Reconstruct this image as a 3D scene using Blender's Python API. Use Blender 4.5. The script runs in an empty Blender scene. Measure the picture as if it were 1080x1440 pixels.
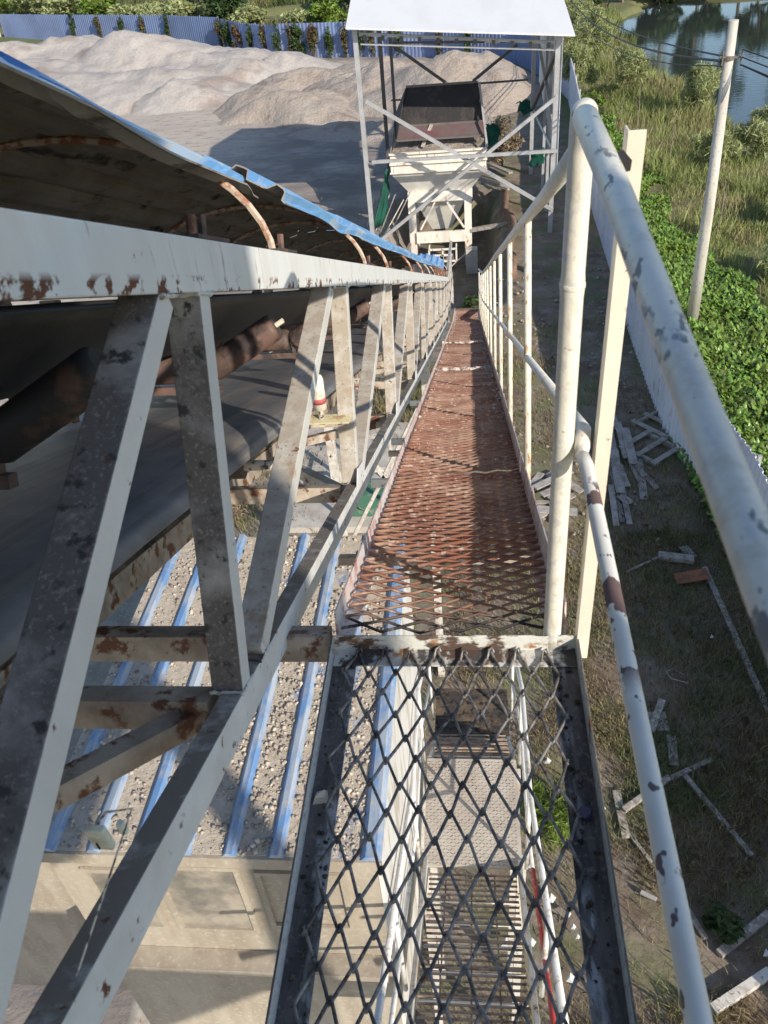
import bpy, math, random
import numpy as np
from mathutils import Vector, Matrix
R = math.radians
rnd = random.Random(7)
nr = np.random.RandomState(11)
scene = bpy.context.scene
C = scene.collection

# ------------------------------------------------------------ camera, sky, sun
CAM = np.array([0.0, 0.0, 1.6])
FX = 1150.0
def _axes():
    r = lambda x, y: np.array([x - 540.0, 720.0 - y, FX])
    F = r(650, -180); F = F / np.linalg.norm(F)
    N = r(690, 2190); N = N - (N @ F) * F; N = N / np.linalg.norm(N)
    X = np.cross(F, N); X = X if X[0] > 0 else -X
    return X, F, -N
AXX, AXF, AXU = _axes()
cam = bpy.data.objects.new('camera', bpy.data.cameras.new('camera'))
C.objects.link(cam); scene.camera = cam
rv = Vector((AXX[0], AXF[0], AXU[0])); uv = Vector((AXX[1], AXF[1], AXU[1])); bk = -Vector((AXX[2], AXF[2], AXU[2]))
cam.matrix_world = Matrix(((rv.x, uv.x, bk.x, 0), (rv.y, uv.y, bk.y, 0), (rv.z, uv.z, bk.z, 1.6), (0, 0, 0, 1)))
cd = cam.data
cd.sensor_fit = 'VERTICAL'; cd.sensor_height = 36.0; cd.sensor_width = 27.0; cd.lens = FX / 1440 * 36
cd.clip_start = 0.05; cd.clip_end = 2000
cd.dof.use_dof = True; cd.dof.focus_distance = 7.0; cd.dof.aperture_fstop = 11.0

SUN_AZ, SUN_EL = 42.0, 28.5          # sun stands behind the camera, to the right
to_sun = Vector((math.cos(R(SUN_EL)) * math.sin(R(SUN_AZ)), -math.cos(R(SUN_EL)) * math.cos(R(SUN_AZ)), math.sin(R(SUN_EL))))
w = bpy.data.worlds.new('World'); scene.world = w; w.use_nodes = True
nt = w.node_tree
sky = nt.nodes.new('ShaderNodeTexSky'); sky.sky_type = 'NISHITA'; sky.sun_disc = False
sky.sun_elevation = R(SUN_EL); sky.sun_rotation = math.atan2(to_sun.x, to_sun.y)
sky.dust_density = 0.6; sky.ozone_density = 2.0; sky.air_density = 1.0
nt.links.new(sky.outputs[0], nt.nodes['Background'].inputs[0]); nt.nodes['Background'].inputs[1].default_value = 0.14
sun = bpy.data.objects.new('sun', bpy.data.lights.new('sun', 'SUN')); C.objects.link(sun)
sun.data.energy = 4.3; sun.data.angle = R(0.55); sun.data.color = (1.0, 0.90, 0.76)
sun.rotation_euler = to_sun.to_track_quat('Z', 'Y').to_euler()
scene.view_settings.view_transform = 'Standard'; scene.view_settings.look = 'None'
scene.view_settings.exposure = 0.40; scene.view_settings.gamma = 1.0

# ------------------------------------------------------------ geometry helpers
def wd(x, y):
    r = np.array([x - 540.0, 720.0 - y, FX]); return np.array([r @ AXX, r @ AXF, r @ AXU])
def onY(x, y, v): d = wd(x, y); return Vector(CAM + d * (v / d[1]))
def onZ(x, y, v): d = wd(x, y); return Vector(CAM + d * ((v - 1.6) / d[2]))

SL = R(22.2); Y0 = 1.53
DV = Vector((0, math.cos(SL), -math.sin(SL))); NV = Vector((0, math.sin(SL), math.cos(SL)))
S_BEND, S_END, SL2 = 19.0, 25.5, R(12)
DV2 = Vector((0, math.cos(SL2), -math.sin(SL2))); NV2 = Vector((0, math.sin(SL2), math.cos(SL2)))
def S(s, x, h):
    "point in the conveyor's own frame: s along the incline, x across, h off the incline"
    o = Vector((0, Y0, 0))
    if s <= S_BEND: return o + DV * s + NV * h + Vector((x, 0, 0))
    t = min(1, (s - S_BEND) / 1.5); n = (NV * (1 - t) + NV2 * t).normalized()
    return o + DV * S_BEND + DV2 * (s - S_BEND) + n * h + Vector((x, 0, 0))

class MB:
    def __init__(self): self.v = []; self.f = []; self.mi = []
    def add(self, vs, fs, m=0):
        b = len(self.v); self.v += [tuple(p) for p in vs]
        self.f += [tuple(b + i for i in q) for q in fs]; self.mi += [m] * len(fs)
    def prism(self, prof_a, prof_b, m=0):
        n = len(prof_a)
        fs = [(i, (i + 1) % n, n + (i + 1) % n, n + i) for i in range(n)]
        fs += [tuple(reversed(range(n))), tuple(range(n, 2 * n))]
        self.add(list(prof_a) + list(prof_b), fs, m)
    def bar(self, p, q, wdt, thk, side=None, m=0):
        "box bar p->q; wdt measured along side, thk across it"
        p = Vector(p); q = Vector(q); d = (q - p).normalized()
        s = Vector(side) if side is not None else Vector((1, 0, 0))
        s = (s - d * s.dot(d))
        if s.length < 1e-4: s = d.orthogonal()
        s.normalize(); u = d.cross(s)
        o = [s * a * wdt / 2 + u * b * thk / 2 for a, b in ((-1, -1), (1, -1), (1, 1), (-1, 1))]
        self.prism([p + k for k in o], [q + k for k in o], m)
    def ell(self, p, q, a, b, t, da, db, m=0):
        "angle iron p->q: legs a along da, b along db, thickness t"
        p = Vector(p); q = Vector(q); da = Vector(da).normalized(); db = Vector(db).normalized()
        o = [Vector(), da * a, da * a + db * t, da * t + db * t, da * t + db * b, db * b]
        self.prism([p + k for k in o], [q + k for k in o], m)
    def box(self, lo, hi, m=0):
        x0, y0, z0 = lo; x1, y1, z1 = hi
        v = [(x0, y0, z0), (x1, y0, z0), (x1, y1, z0), (x0, y1, z0), (x0, y0, z1), (x1, y0, z1), (x1, y1, z1), (x0, y1, z1)]
        self.add(v, [(3, 2, 1, 0), (4, 5, 6, 7), (0, 1, 5, 4), (1, 2, 6, 5), (2, 3, 7, 6), (3, 0, 4, 7)], m)
    def tube(self, pts, r, seg=10, m=0, caps=True):
        pts = [Vector(p) for p in pts]; n = len(pts); rr = r if isinstance(r, (list, tuple)) else [r] * n
        t0 = (pts[1] - pts[0]).normalized(); u = t0.orthogonal().normalized(); rings = []
        for i, p in enumerate(pts):
            if i == 0: t = pts[1] - pts[0]
            elif i == n - 1: t = pts[-1] - pts[-2]
            else: t = (pts[i + 1] - pts[i]).normalized() + (pts[i] - pts[i - 1]).normalized()
            t.normalize(); u = (u - t * u.dot(t)); u = u.normalized() if u.length > 1e-6 else t.orthogonal().normalized(); v = t.cross(u)
            rings += [p + (u * math.cos(2 * math.pi * k / seg) + v * math.sin(2 * math.pi * k / seg)) * rr[i] for k in range(seg)]
        fs = [(i * seg + k, i * seg + (k + 1) % seg, (i + 1) * seg + (k + 1) % seg, (i + 1) * seg + k) for i in range(n - 1) for k in range(seg)]
        if caps: fs += [tuple(reversed(range(seg))), tuple((n - 1) * seg + k for k in range(seg))]
        self.add(rings, fs, m)
    def build(self, name, mats, parent=None, smooth=False, bevel=0):
        me = bpy.data.meshes.new(name); me.from_pydata(self.v, [], self.f)
        mats = mats if isinstance(mats, (list, tuple)) else [mats]
        for k in mats: me.materials.append(k)
        if any(self.mi): me.polygons.foreach_set('material_index', self.mi)
        o = bpy.data.objects.new(name, me); C.objects.link(o)
        me.update()
        if smooth:
            me.polygons.foreach_set('use_smooth', [len(p.vertices) <= 4 for p in me.polygons])
        if bevel:
            b = o.modifiers.new('bevel', 'BEVEL'); b.width = bevel; b.segments = 2; b.limit_method = 'ANGLE'
        if parent is not None: o.parent = parent
        return o

def np_mesh(name, verts, faces, mats, parent=None, smooth=False, mi=None):
    "fast mesh from arrays; faces (n,k)"
    verts = np.asarray(verts, dtype=np.float32); faces = np.asarray(faces, dtype=np.int32)
    me = bpy.data.meshes.new(name); nf, k = faces.shape
    me.vertices.add(len(verts)); me.vertices.foreach_set('co', verts.ravel())
    me.loops.add(nf * k); me.loops.foreach_set('vertex_index', faces.ravel())
    me.polygons.add(nf); me.polygons.foreach_set('loop_start', np.arange(0, nf * k, k, dtype=np.int32))
    if smooth: me.polygons.foreach_set('use_smooth', np.ones(nf, dtype=bool))
    mats = mats if isinstance(mats, (list, tuple)) else [mats]
    for m in mats: me.materials.append(m)
    if mi is not None: me.polygons.foreach_set('material_index', np.asarray(mi, dtype=np.int32))
    me.update(calc_edges=True); me.validate()
    o = bpy.data.objects.new(name, me); C.objects.link(o)
    if parent is not None: o.parent = parent
    return o

def tag(o, label=None, cat=None, group=None, kind=None):
    if label: o['label'] = label
    if cat: o['category'] = cat
    if group: o['group'] = group
    if kind: o['kind'] = kind
    return o
def empty(name, loc, label=None, cat=None, group=None):
    o = bpy.data.objects.new(name, None); C.objects.link(o); o.location = loc; o.empty_display_size = 0.2
    return tag(o, label, cat, group)
def put(root, *kids):
    "parent world-space meshes to a root that stands at its own base"
    inv = Matrix.Translation(-Vector(root.location))
    for k in kids: k.parent = root; k.matrix_parent_inverse = inv
def dup(root, label=None, offset=(0, 0, 0), rotz=None):
    r = root.copy(); C.objects.link(r); r.location = Vector(root.location) + Vector(offset)
    if rotz is not None: r.rotation_euler = (0, 0, rotz)
    if label: r['label'] = label
    for ch in list(root.children):
        c = ch.copy(); C.objects.link(c); c.parent = r
        for g in ch.children:
            d = g.copy(); C.objects.link(d); d.parent = c
    return r

# ------------------------------------------------------------ procedural materials
def material(name, base, rough=0.6, metal=0.0, layers=(), bump=None, island=0.0, spec=0.4, trans=0.0):
    """layers: dicts col, scale (float or vec), th, soft, detail, up (min world normal z), z=(lo,hi), amt
       all coordinates are world positions, so every feature stays on the thing itself"""
    m = bpy.data.materials.new(name); m.use_nodes = True; t = m.node_tree; N = t.nodes; L = t.links
    b = N['Principled BSDF']; b.inputs['Roughness'].default_value = rough; b.inputs['Metallic'].default_value = metal
    b.inputs['Specular IOR Level'].default_value = spec
    geo = N.new('ShaderNodeNewGeometry'); pos = geo.outputs['Position']
    def noise(scale, detail=5, rough_=0.6, off=0.0, dist=0.0):
        mp = N.new('ShaderNodeMapping'); L.new(pos, mp.inputs[0])
        mp.inputs['Scale'].default_value = scale if isinstance(scale, tuple) else (scale,) * 3
        mp.inputs['Location'].default_value = (off, off * 1.7, off * 0.3)
        n = N.new('ShaderNodeTexNoise'); n.inputs['Scale'].default_value = 1.0; n.inputs['Detail'].default_value = detail
        n.inputs['Roughness'].default_value = rough_; n.inputs['Distortion'].default_value = dist
        L.new(mp.outputs[0], n.inputs[0]); return n.outputs[0]
    rgb = N.new('ShaderNodeRGB'); rgb.outputs[0].default_value = (*base, 1); cur = rgb.outputs[0]
    rcur = None
    for k, ly in enumerate(layers):
        f = noise(ly.get('scale', 5.0), ly.get('detail', 6), ly.get('rough_', 0.62), 3.1 * k + ly.get('off', 0), ly.get('dist', 0))
        mr = N.new('ShaderNodeMapRange'); mr.clamp = True; L.new(f, mr.inputs[0])
        th, so = ly.get('th', 0.55), ly.get('soft', 0.05)
        mr.inputs[1].default_value = th - so; mr.inputs[2].default_value = th + so
        mr.inputs[3].default_value = 0; mr.inputs[4].default_value = ly.get('amt', 1.0); fac = mr.outputs[0]
        def mul(a, bb):
            mm = N.new('ShaderNodeMath'); mm.operation = 'MULTIPLY'; L.new(a, mm.inputs[0]); L.new(bb, mm.inputs[1]); return mm.outputs[0]
        if 'dir' in ly:   # dust settles / sticks on faces that look this way
            dp = N.new('ShaderNodeVectorMath'); dp.operation = 'DOT_PRODUCT'; L.new(geo.outputs['True Normal'], dp.inputs[0]); dp.inputs[1].default_value = ly['dir']
            m2 = N.new('ShaderNodeMapRange'); L.new(dp.outputs['Value'], m2.inputs[0])
            m2.inputs[1].default_value = ly.get('d0', 0.2); m2.inputs[2].default_value = ly.get('d1', 0.6); fac = mul(fac, m2.outputs[0])
        if 'band' in ly:  # only between two world coordinates on an axis
            ax, lo, hi, sf = ly['band']
            sp = N.new('ShaderNodeSeparateXYZ'); L.new(pos, sp.inputs[0])
            for lo_, hi_ in ((lo - sf, lo + sf), (hi + sf, hi - sf)):
                m3 = N.new('ShaderNodeMapRange'); L.new(sp.outputs[ax], m3.inputs[0]); m3.inputs[1].default_value = lo_; m3.inputs[2].default_value = hi_; fac = mul(fac, m3.outputs[0])
        if 'hband' in ly:  # between two heights off the conveyor's incline
            lo, hi, sf = ly['hband']
            dp = N.new('ShaderNodeVectorMath'); dp.operation = 'DOT_PRODUCT'; sb = N.new('ShaderNodeVectorMath'); sb.operation = 'SUBTRACT'
            L.new(pos, sb.inputs[0]); sb.inputs[1].default_value = (0, Y0, 0); L.new(sb.outputs[0], dp.inputs[0]); dp.inputs[1].default_value = NV
            m3 = N.new('ShaderNodeMapRange'); L.new(dp.outputs['Value'], m3.inputs[0]); m3.inputs[1].default_value = lo; m3.inputs[2].default_value = hi
            fac = mul(fac, m3.outputs[0])
        mx = N.new('ShaderNodeMix'); mx.data_type = 'RGBA'; L.new(fac, mx.inputs[0]); L.new(cur, mx.inputs[6])
        mx.inputs[7].default_value = (*ly['col'], 1); cur = mx.outputs[2]
        if 'rough' in ly:
            mf = N.new('ShaderNodeMix'); mf.data_type = 'FLOAT'; L.new(fac, mf.inputs[0])
            if rcur is None: mf.inputs[2].default_value = rough
            else: L.new(rcur, mf.inputs[2])
            mf.inputs[3].default_value = ly['rough']; rcur = mf.outputs[0]
    if island:
        hs = N.new('ShaderNodeHueSaturation'); L.new(cur, hs.inputs['Color'])
        a = N.new('ShaderNodeMapRange'); L.new(geo.outputs['Random Per Island'], a.inputs[0]); a.inputs[3].default_value = 1 - island; a.inputs[4].default_value = 1 + island
        L.new(a.outputs[0], hs.inputs['Value'])
        h = N.new('ShaderNodeMapRange'); L.new(geo.outputs['Random Per Island'], h.inputs[0]); h.inputs[3].default_value = 0.5 - island * 0.05; h.inputs[4].default_value = 0.5 + island * 0.04
        L.new(h.outputs[0], hs.inputs['Hue']); cur = hs.outputs[0]
    L.new(cur, b.inputs['Base Color'])
    if rcur is not None: L.new(rcur, b.inputs['Roughness'])
    if trans: b.inputs['Subsurface Weight'].default_value = 0
    if bump:
        prev = None
        for sc, st in bump:
            bn = N.new('ShaderNodeBump'); bn.inputs['Strength'].default_value = 1.0; bn.inputs['Distance'].default_value = st
            L.new(noise(sc, 6, 0.65, 9.3), bn.inputs['Height'])
            if prev: L.new(prev, bn.inputs['Normal'])
            prev = bn.outputs[0]
        L.new(prev, b.inputs['Normal'])
    if trans:
        tr = N.new('ShaderNodeBsdfTranslucent'); L.new(cur, tr.inputs[0]); ms = N.new('ShaderNodeMixShader'); ms.inputs[0].default_value = trans
        L.new(b.outputs[0], ms.inputs[1]); L.new(tr.outputs[0], ms.inputs[2]); L.new(ms.outputs[0], N['Material Output'].inputs[0])
    return m

RUST = (0.13, 0.055, 0.03); RUST2 = (0.28, 0.12, 0.05); DUST = (0.36, 0.31, 0.25); GRIME = (0.06, 0.055, 0.055)
UPS = tuple(-DV * 0.85 + Vector((0, 0, 0.45)))      # faces looking up the incline catch what falls off the belt
M = {}
M['truss'] = material('painted_truss_steel', (0.66, 0.66, 0.63), 0.5, layers=[
    dict(col=(0.48, 0.47, 0.44), scale=3.0, th=0.5, soft=0.2, amt=0.7),
    dict(col=DUST, scale=14.0, th=0.36, soft=0.2, dir=UPS, d0=0.35, d1=0.75, rough=0.9, amt=0.95),
    dict(col=(0.20, 0.17, 0.14), scale=70.0, th=0.63, soft=0.04, dir=UPS, d0=0.3, d1=0.6, rough=0.9),
    dict(col=(0.30, 0.20, 0.12), scale=11.0, th=0.64, soft=0.05, rough=0.85, amt=0.7), dict(col=RUST, scale=24.0, th=0.69, soft=0.02, rough=0.85), ], bump=[(160, 0.0008), (30, 0.0007)])
M['chord'] = material('painted_chord_steel', (0.70, 0.72, 0.72), 0.42, layers=[
    dict(col=(0.58, 0.57, 0.53), scale=(9.0, 9.0, 2.0), th=0.54, soft=0.15, amt=0.6),
    dict(col=DUST, scale=9.0, th=0.36, soft=0.2, dir=(0, 0.3, 0.95), d0=0.5, d1=0.8, rough=0.9),
    dict(col=(0.24, 0.12, 0.06), scale=(1, 42.0, 6.0), th=0.67, soft=0.05, rough=0.85, amt=0.6),
    dict(col=RUST, scale=(6, 15.0, 18.0), th=0.56, soft=0.02, hband=(0.938, 0.926, 0), rough=0.85),
    dict(col=RUST2, scale=22.0, th=0.69, soft=0.02, rough=0.85)], bump=[(90, 0.0006)])
M['grimy'] = material('grimy_truss_steel', (0.66, 0.67, 0.66), 0.5, layers=[
    dict(col=(0.50, 0.50, 0.49), scale=3.0, th=0.5, soft=0.2, amt=0.7),
    dict(col=(0.13, 0.12, 0.115), scale=5.0, th=0.3, soft=0.2, dir=UPS, d0=0.35, d1=0.75, rough=0.9),
    dict(col=(0.30, 0.29, 0.28), scale=120.0, th=0.60, soft=0.06, dir=UPS, d0=0.3, d1=0.6, rough=0.9, amt=0.7),
    dict(col=(0.05, 0.05, 0.05), scale=26.0, th=0.60, soft=0.04, dir=UPS, d0=0.3, d1=0.6, rough=0.9),
    dict(col=RUST, scale=24.0, th=0.68, soft=0.02, rough=0.85)], bump=[(160, 0.001), (30, 0.0008)])
M['lowchord'] = material('painted_bottom_chord', (0.72, 0.74, 0.74), 0.5, layers=[
    dict(col=(0.45, 0.43, 0.39), scale=5.0, th=0.5, soft=0.2, amt=0.6),
    dict(col=(0.22, 0.19, 0.16), scale=12.0, th=0.33, soft=0.15, dir=(0, 0.35, 0.93), d0=0.5, d1=0.8, rough=0.95),
    dict(col=RUST, scale=20.0, th=0.64, soft=0.03, rough=0.85)], bump=[(70, 0.001)])
M['beam'] = material('dusty_brown_beam', (0.44, 0.38, 0.31), 0.75, layers=[
    dict(col=(0.22, 0.17, 0.13), scale=7.0, th=0.5, soft=0.12, amt=0.9),
    dict(col=RUST, scale=11.0, th=0.57, soft=0.03)], bump=[(60, 0.0012)])
M['rail'] = material('cream_painted_pipe', (0.74, 0.71, 0.62), 0.38, layers=[
    dict(col=(0.60, 0.57, 0.50), scale=9.0, th=0.5, soft=0.15, amt=0.5),
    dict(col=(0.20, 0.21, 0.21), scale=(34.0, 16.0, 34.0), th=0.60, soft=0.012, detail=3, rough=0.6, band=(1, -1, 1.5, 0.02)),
    dict(col=(0.36, 0.30, 0.24), scale=55.0, th=0.68, soft=0.02), dict(col=(0.50, 0.44, 0.34), scale=(26, 26, 7), th=0.60, soft=0.08, amt=0.7), dict(col=(0.55, 0.56, 0.56), scale=(60, 16, 60), th=0.57, soft=0.03, amt=0.6)], bump=[(55, 0.0009), (9, 0.002)])
M['midrail'] = material('patchy_painted_pipe', (0.70, 0.70, 0.66), 0.4, layers=[
    dict(col=(0.55, 0.53, 0.48), scale=9.0, th=0.5, soft=0.15, amt=0.5),
    dict(col=(0.13, 0.085, 0.08), scale=(16, 11, 16), th=0.50, soft=0.012, detail=3, rough=0.8, band=(1, 0.86, 1.40, 0.03)),
    dict(col=(0.12, 0.10, 0.10), scale=(38, 24, 38), th=0.66, soft=0.012, detail=2)], bump=[(55, 0.0005)])
M['baluster'] = material('rust_streaked_baluster', (0.70, 0.66, 0.55), 0.5, layers=[
    dict(col=(0.42, 0.24, 0.11), scale=(50, 50, 4), th=0.60, soft=0.05, rough=0.85),
    dict(col=RUST, scale=(60, 60, 9), th=0.66, soft=0.02)], bump=[(60, 0.0006)])
M['angle'] = material('cream_angle_iron', (0.76, 0.70, 0.60), 0.5, layers=[
    dict(col=(0.62, 0.55, 0.45), scale=6.0, th=0.5, soft=0.2, amt=0.6), dict(col=RUST2, scale=30.0, th=0.69, soft=0.02)], bump=[(80, 0.0004)])
M['grate'] = material('red_oxide_expanded_metal', (0.24, 0.10, 0.065), 0.8, layers=[
    dict(col=(0.40, 0.27, 0.20), scale=2.4, th=0.47, soft=0.12, amt=0.8),
    dict(col=(0.16, 0.07, 0.055), scale=3.7, th=0.55, soft=0.1, amt=0.7),
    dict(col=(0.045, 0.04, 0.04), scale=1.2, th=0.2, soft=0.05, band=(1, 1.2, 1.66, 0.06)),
    dict(col=(0.55, 0.42, 0.36), scale=25.0, th=0.60, soft=0.05, amt=0.7)])
M['toe'] = material('faded_pink_toe_plate', (0.62, 0.50, 0.47), 0.6, layers=[
    dict(col=(0.42, 0.18, 0.13), scale=(1, 22, 22), th=0.56, soft=0.05), dict(col=(0.66, 0.63, 0.60), scale=7.0, th=0.55, soft=0.08),
    dict(col=(0.1, 0.08, 0.07), scale=33.0, th=0.64, soft=0.02)], bump=[(60, 0.001)])
M['slagbar'] = material('cement_caked_joint', (0.56, 0.48, 0.43), 0.9, layers=[dict(col=(0.2, 0.15, 0.13), scale=30.0, th=0.55, soft=0.05)], bump=[(45, 0.006)])
M['wire'] = material('worn_dark_wire', (0.085, 0.082, 0.084), 0.55, 0.35, layers=[
    dict(col=(0.33, 0.31, 0.29), scale=22.0, th=0.50, soft=0.08, amt=0.9), dict(col=(0.08, 0.05, 0.04), scale=60.0, th=0.6, soft=0.03)], bump=[(300, 0.0004)])
M['frame'] = material('peeling_platform_frame', (0.44, 0.46, 0.47), 0.7, layers=[
    dict(col=(0.13, 0.12, 0.115), scale=(16.0, 5.0, 7.0), th=0.36, soft=0.05, detail=9, rough=0.95, dir=(0, 0, 1), d0=0.3, d1=0.6, band=(0, 0.226, 0.4, 0.006)),
    dict(col=(0.13, 0.12, 0.115), scale=(16.0, 5.0, 7.0), th=0.38, soft=0.05, detail=9, rough=0.95, dir=(0, 0, 1), d0=0.3, d1=0.6, band=(0, -0.6, -0.338, 0.006)),
    dict(col=(0.16, 0.15, 0.145), scale=(22.0, 9.0, 9.0), th=0.53, soft=0.03, detail=9, rough=0.95, dir=(0, 0, 1), d0=0.3, d1=0.6),
    dict(col=(0.075, 0.07, 0.07), scale=(9.0, 1.6, 2.3), th=0.56, soft=0.04, detail=8, rough=0.95, dir=(0, 0, 1), d0=0.3, d1=0.6),
    dict(col=(0.20, 0.18, 0.165), scale=70.0, th=0.60, soft=0.04),
    dict(col=RUST, scale=9.0, th=0.66, soft=0.03, detail=8)], bump=[(50, 0.004), (200, 0.001)])
M['crossframe'] = material('rusty_cross_angle', (0.60, 0.60, 0.56), 0.7, layers=[
    dict(col=(0.10, 0.065, 0.05), scale=(11, 9, 20), th=0.56, soft=0.03, detail=8),
    dict(col=(0.32, 0.15, 0.06), scale=(17, 9, 30), th=0.60, soft=0.04),
    dict(col=(0.07, 0.065, 0.065), scale=13.0, th=0.53, soft=0.04, detail=8, dir=(0, 0, 1), d0=0.3, d1=0.6)], bump=[(50, 0.003)])
M['belt_up'] = material('black_rubber_belt', (0.030, 0.031, 0.035), 0.6, layers=[dict(col=(0.10, 0.095, 0.09), scale=(2, 0.7, 2), th=0.5, soft=0.15)], bump=[(40, 0.001)])
M['belt_ret'] = material('dusty_grey_return_belt', (0.15, 0.155, 0.17), 0.5, layers=[
    dict(col=(0.26, 0.22, 0.19), scale=(9.0, 0.6, 0.6), th=0.56, soft=0.10, amt=0.8), dict(col=(0.09, 0.09, 0.10), scale=(14.0, 0.4, 0.4), th=0.55, soft=0.05, amt=0.8),
    dict(col=(0.32, 0.31, 0.29), scale=5.0, th=0.58, soft=0.1, amt=0.35)], bump=[(90, 0.0004), (1.4, 0.008)])
M['tray'] = material('grimy_belt_tray', (0.055, 0.045, 0.038), 0.9, layers=[dict(col=(0.15, 0.105, 0.07), scale=5.0, th=0.52, soft=0.08), dict(col=(0.02, 0.018, 0.018), scale=14.0, th=0.55, soft=0.04)], bump=[(25, 0.01), (90, 0.003)])
M['roller'] = material('rusty_idler_steel', (0.085, 0.06, 0.052), 0.6, 0.0, layers=[dict(col=(0.16, 0.095, 0.075), scale=6.0, th=0.52, soft=0.08), dict(col=(0.05, 0.04, 0.04), scale=13.0, th=0.55, soft=0.06)], bump=[(120, 0.0006)])
M['blackroller'] = material('black_idler_roller', (0.03, 0.028, 0.028), 0.6, layers=[dict(col=(0.10, 0.06, 0.045), scale=8.0, th=0.55, soft=0.05)], bump=[(120, 0.0006)])
M['shaft'] = material('pale_roller_end', (0.55, 0.5, 0.42), 0.6, layers=[dict(col=(0.1, 0.08, 0.07), scale=40.0, th=0.55, soft=0.03)])
M['cov_out'] = material('faded_blue_sheet', (0.16, 0.36, 0.64), 0.45, layers=[
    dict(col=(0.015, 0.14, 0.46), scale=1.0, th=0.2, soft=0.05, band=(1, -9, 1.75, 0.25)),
    dict(col=(0.42, 0.50, 0.57), scale=(6, 1.0, 6), th=0.56, soft=0.05, amt=0.8),
    dict(col=(0.50, 0.46, 0.42), scale=(30, 5, 30), th=0.66, soft=0.03)], bump=[(12, 0.002)])
M['cov_in'] = material('dusty_cover_underside', (0.34, 0.32, 0.295), 0.8, layers=[dict(col=(0.24, 0.21, 0.18), scale=4.0, th=0.5, soft=0.15), dict(col=(0.06, 0.05, 0.045), scale=(9, 2, 9), th=0.62, soft=0.05)], bump=[(12, 0.002)])
M['rib'] = material('rusty_cover_rib', (0.12, 0.065, 0.045), 0.85, layers=[dict(col=(0.30, 0.15, 0.09), scale=22.0, th=0.55, soft=0.05)], bump=[(60, 0.003)])
M['ribpale'] = material('pale_rusty_cover_rib', (0.52, 0.42, 0.33), 0.8, layers=[dict(col=(0.3, 0.13, 0.07), scale=22.0, th=0.52, soft=0.05)], bump=[(60, 0.002)])
M['blue'] = material('blue_roof_rib', (0.14, 0.27, 0.50), 0.55, layers=[dict(col=(0.44, 0.41, 0.37), scale=7.0, th=0.57, soft=0.12, amt=0.8), dict(col=(0.36, 0.42, 0.50), scale=(12, 2.5, 12), th=0.53, soft=0.06), dict(col=(0.50, 0.44, 0.36), scale=9.0, th=0.66, soft=0.04)], bump=[(30, 0.002)])
M['roofpan'] = material('dust_covered_blue_pan', (0.12, 0.26, 0.52), 0.6, layers=[
    dict(col=(0.56, 0.49, 0.40), scale=(5.5, 2.6, 4), th=0.40, soft=0.04, detail=8, rough=0.95),
    dict(col=(0.56, 0.49, 0.40), scale=1, th=0.1, soft=0.02, band=(0, -9, -1.45, 0.1), rough=0.95),
    dict(col=(0.40, 0.34, 0.27), scale=24.0, th=0.56, soft=0.06, amt=0.6)], bump=[(90, 0.006), (20, 0.01)])
M['stone'] = material('spilled_gravel', (0.54, 0.48, 0.40), 0.9, layers=[dict(col=(0.24, 0.21, 0.19), scale=9.0, th=0.5, soft=0.1), dict(col=(0.52, 0.46, 0.40), scale=15.0, th=0.57, soft=0.05)], island=0.35)
M['hutwall'] = material('sandy_cabin_wall', (0.40, 0.355, 0.29), 0.8, layers=[dict(col=(0.31, 0.265, 0.21), scale=(6, 6, 1.5), th=0.52, soft=0.12), dict(col=(0.50, 0.46, 0.39), scale=30.0, th=0.6, soft=0.06, amt=0.6)], bump=[(120, 0.0012)])
M['hutwhite'] = material('white_cabin_wall', (0.66, 0.65, 0.62), 0.6, layers=[dict(col=(0.45, 0.41, 0.35), scale=(6, 6, 1.2), th=0.55, soft=0.08)])
M['glass'] = material('dusty_window_glass', (0.16, 0.15, 0.13), 0.3, layers=[dict(col=(0.36, 0.32, 0.26), scale=4.0, th=0.5, soft=0.1)])
M['steelw'] = material('dirty_white_steel', (0.62, 0.60, 0.55), 0.6, layers=[dict(col=(0.40, 0.34, 0.28), scale=6.0, th=0.54, soft=0.1), dict(col=RUST, scale=19.0, th=0.64, soft=0.03)])
M['whitepipe'] = material('white_stair_pipe', (0.74, 0.73, 0.70), 0.45, layers=[dict(col=(0.45, 0.40, 0.34), scale=(14, 14, 14), th=0.6, soft=0.06)])
M['redpipe'] = material('red_stair_pipe', (0.45, 0.05, 0.045), 0.5, layers=[dict(col=(0.6, 0.5, 0.45), scale=12.0, th=0.6, soft=0.05)])
M['rebar'] = material('dusty_rebar', (0.33, 0.26, 0.20), 0.8, layers=[dict(col=(0.16, 0.11, 0.09), scale=14.0, th=0.54, soft=0.06)])
M['plain_blackrubber'] = material('black_tape', (0.03, 0.028, 0.027), 0.8, bump=[(90, 0.002)])
M['switch'] = material('cream_switch_body', (0.74, 0.70, 0.58), 0.45, layers=[dict(col=(0.5, 0.42, 0.3), scale=30.0, th=0.62, soft=0.04)])
M['redband'] = material('faded_red_band', (0.42, 0.10, 0.10), 0.6)
M['yellowplate'] = material('yellowed_plate', (0.62, 0.56, 0.36), 0.6, layers=[dict(col=(0.4, 0.25, 0.12), scale=25.0, th=0.58, soft=0.04)])
M['tagplastic'] = material('pale_green_plastic', (0.66, 0.72, 0.62), 0.5, layers=[dict(col=(0.5, 0.5, 0.42), scale=22.0, th=0.6, soft=0.05)])
M['roofwhite'] = material('white_shed_roof', (0.66, 0.665, 0.66), 0.45, layers=[dict(col=(0.60, 0.60, 0.595), scale=(1.2, 0.4, 1), th=0.55, soft=0.1, amt=0.7)])
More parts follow.
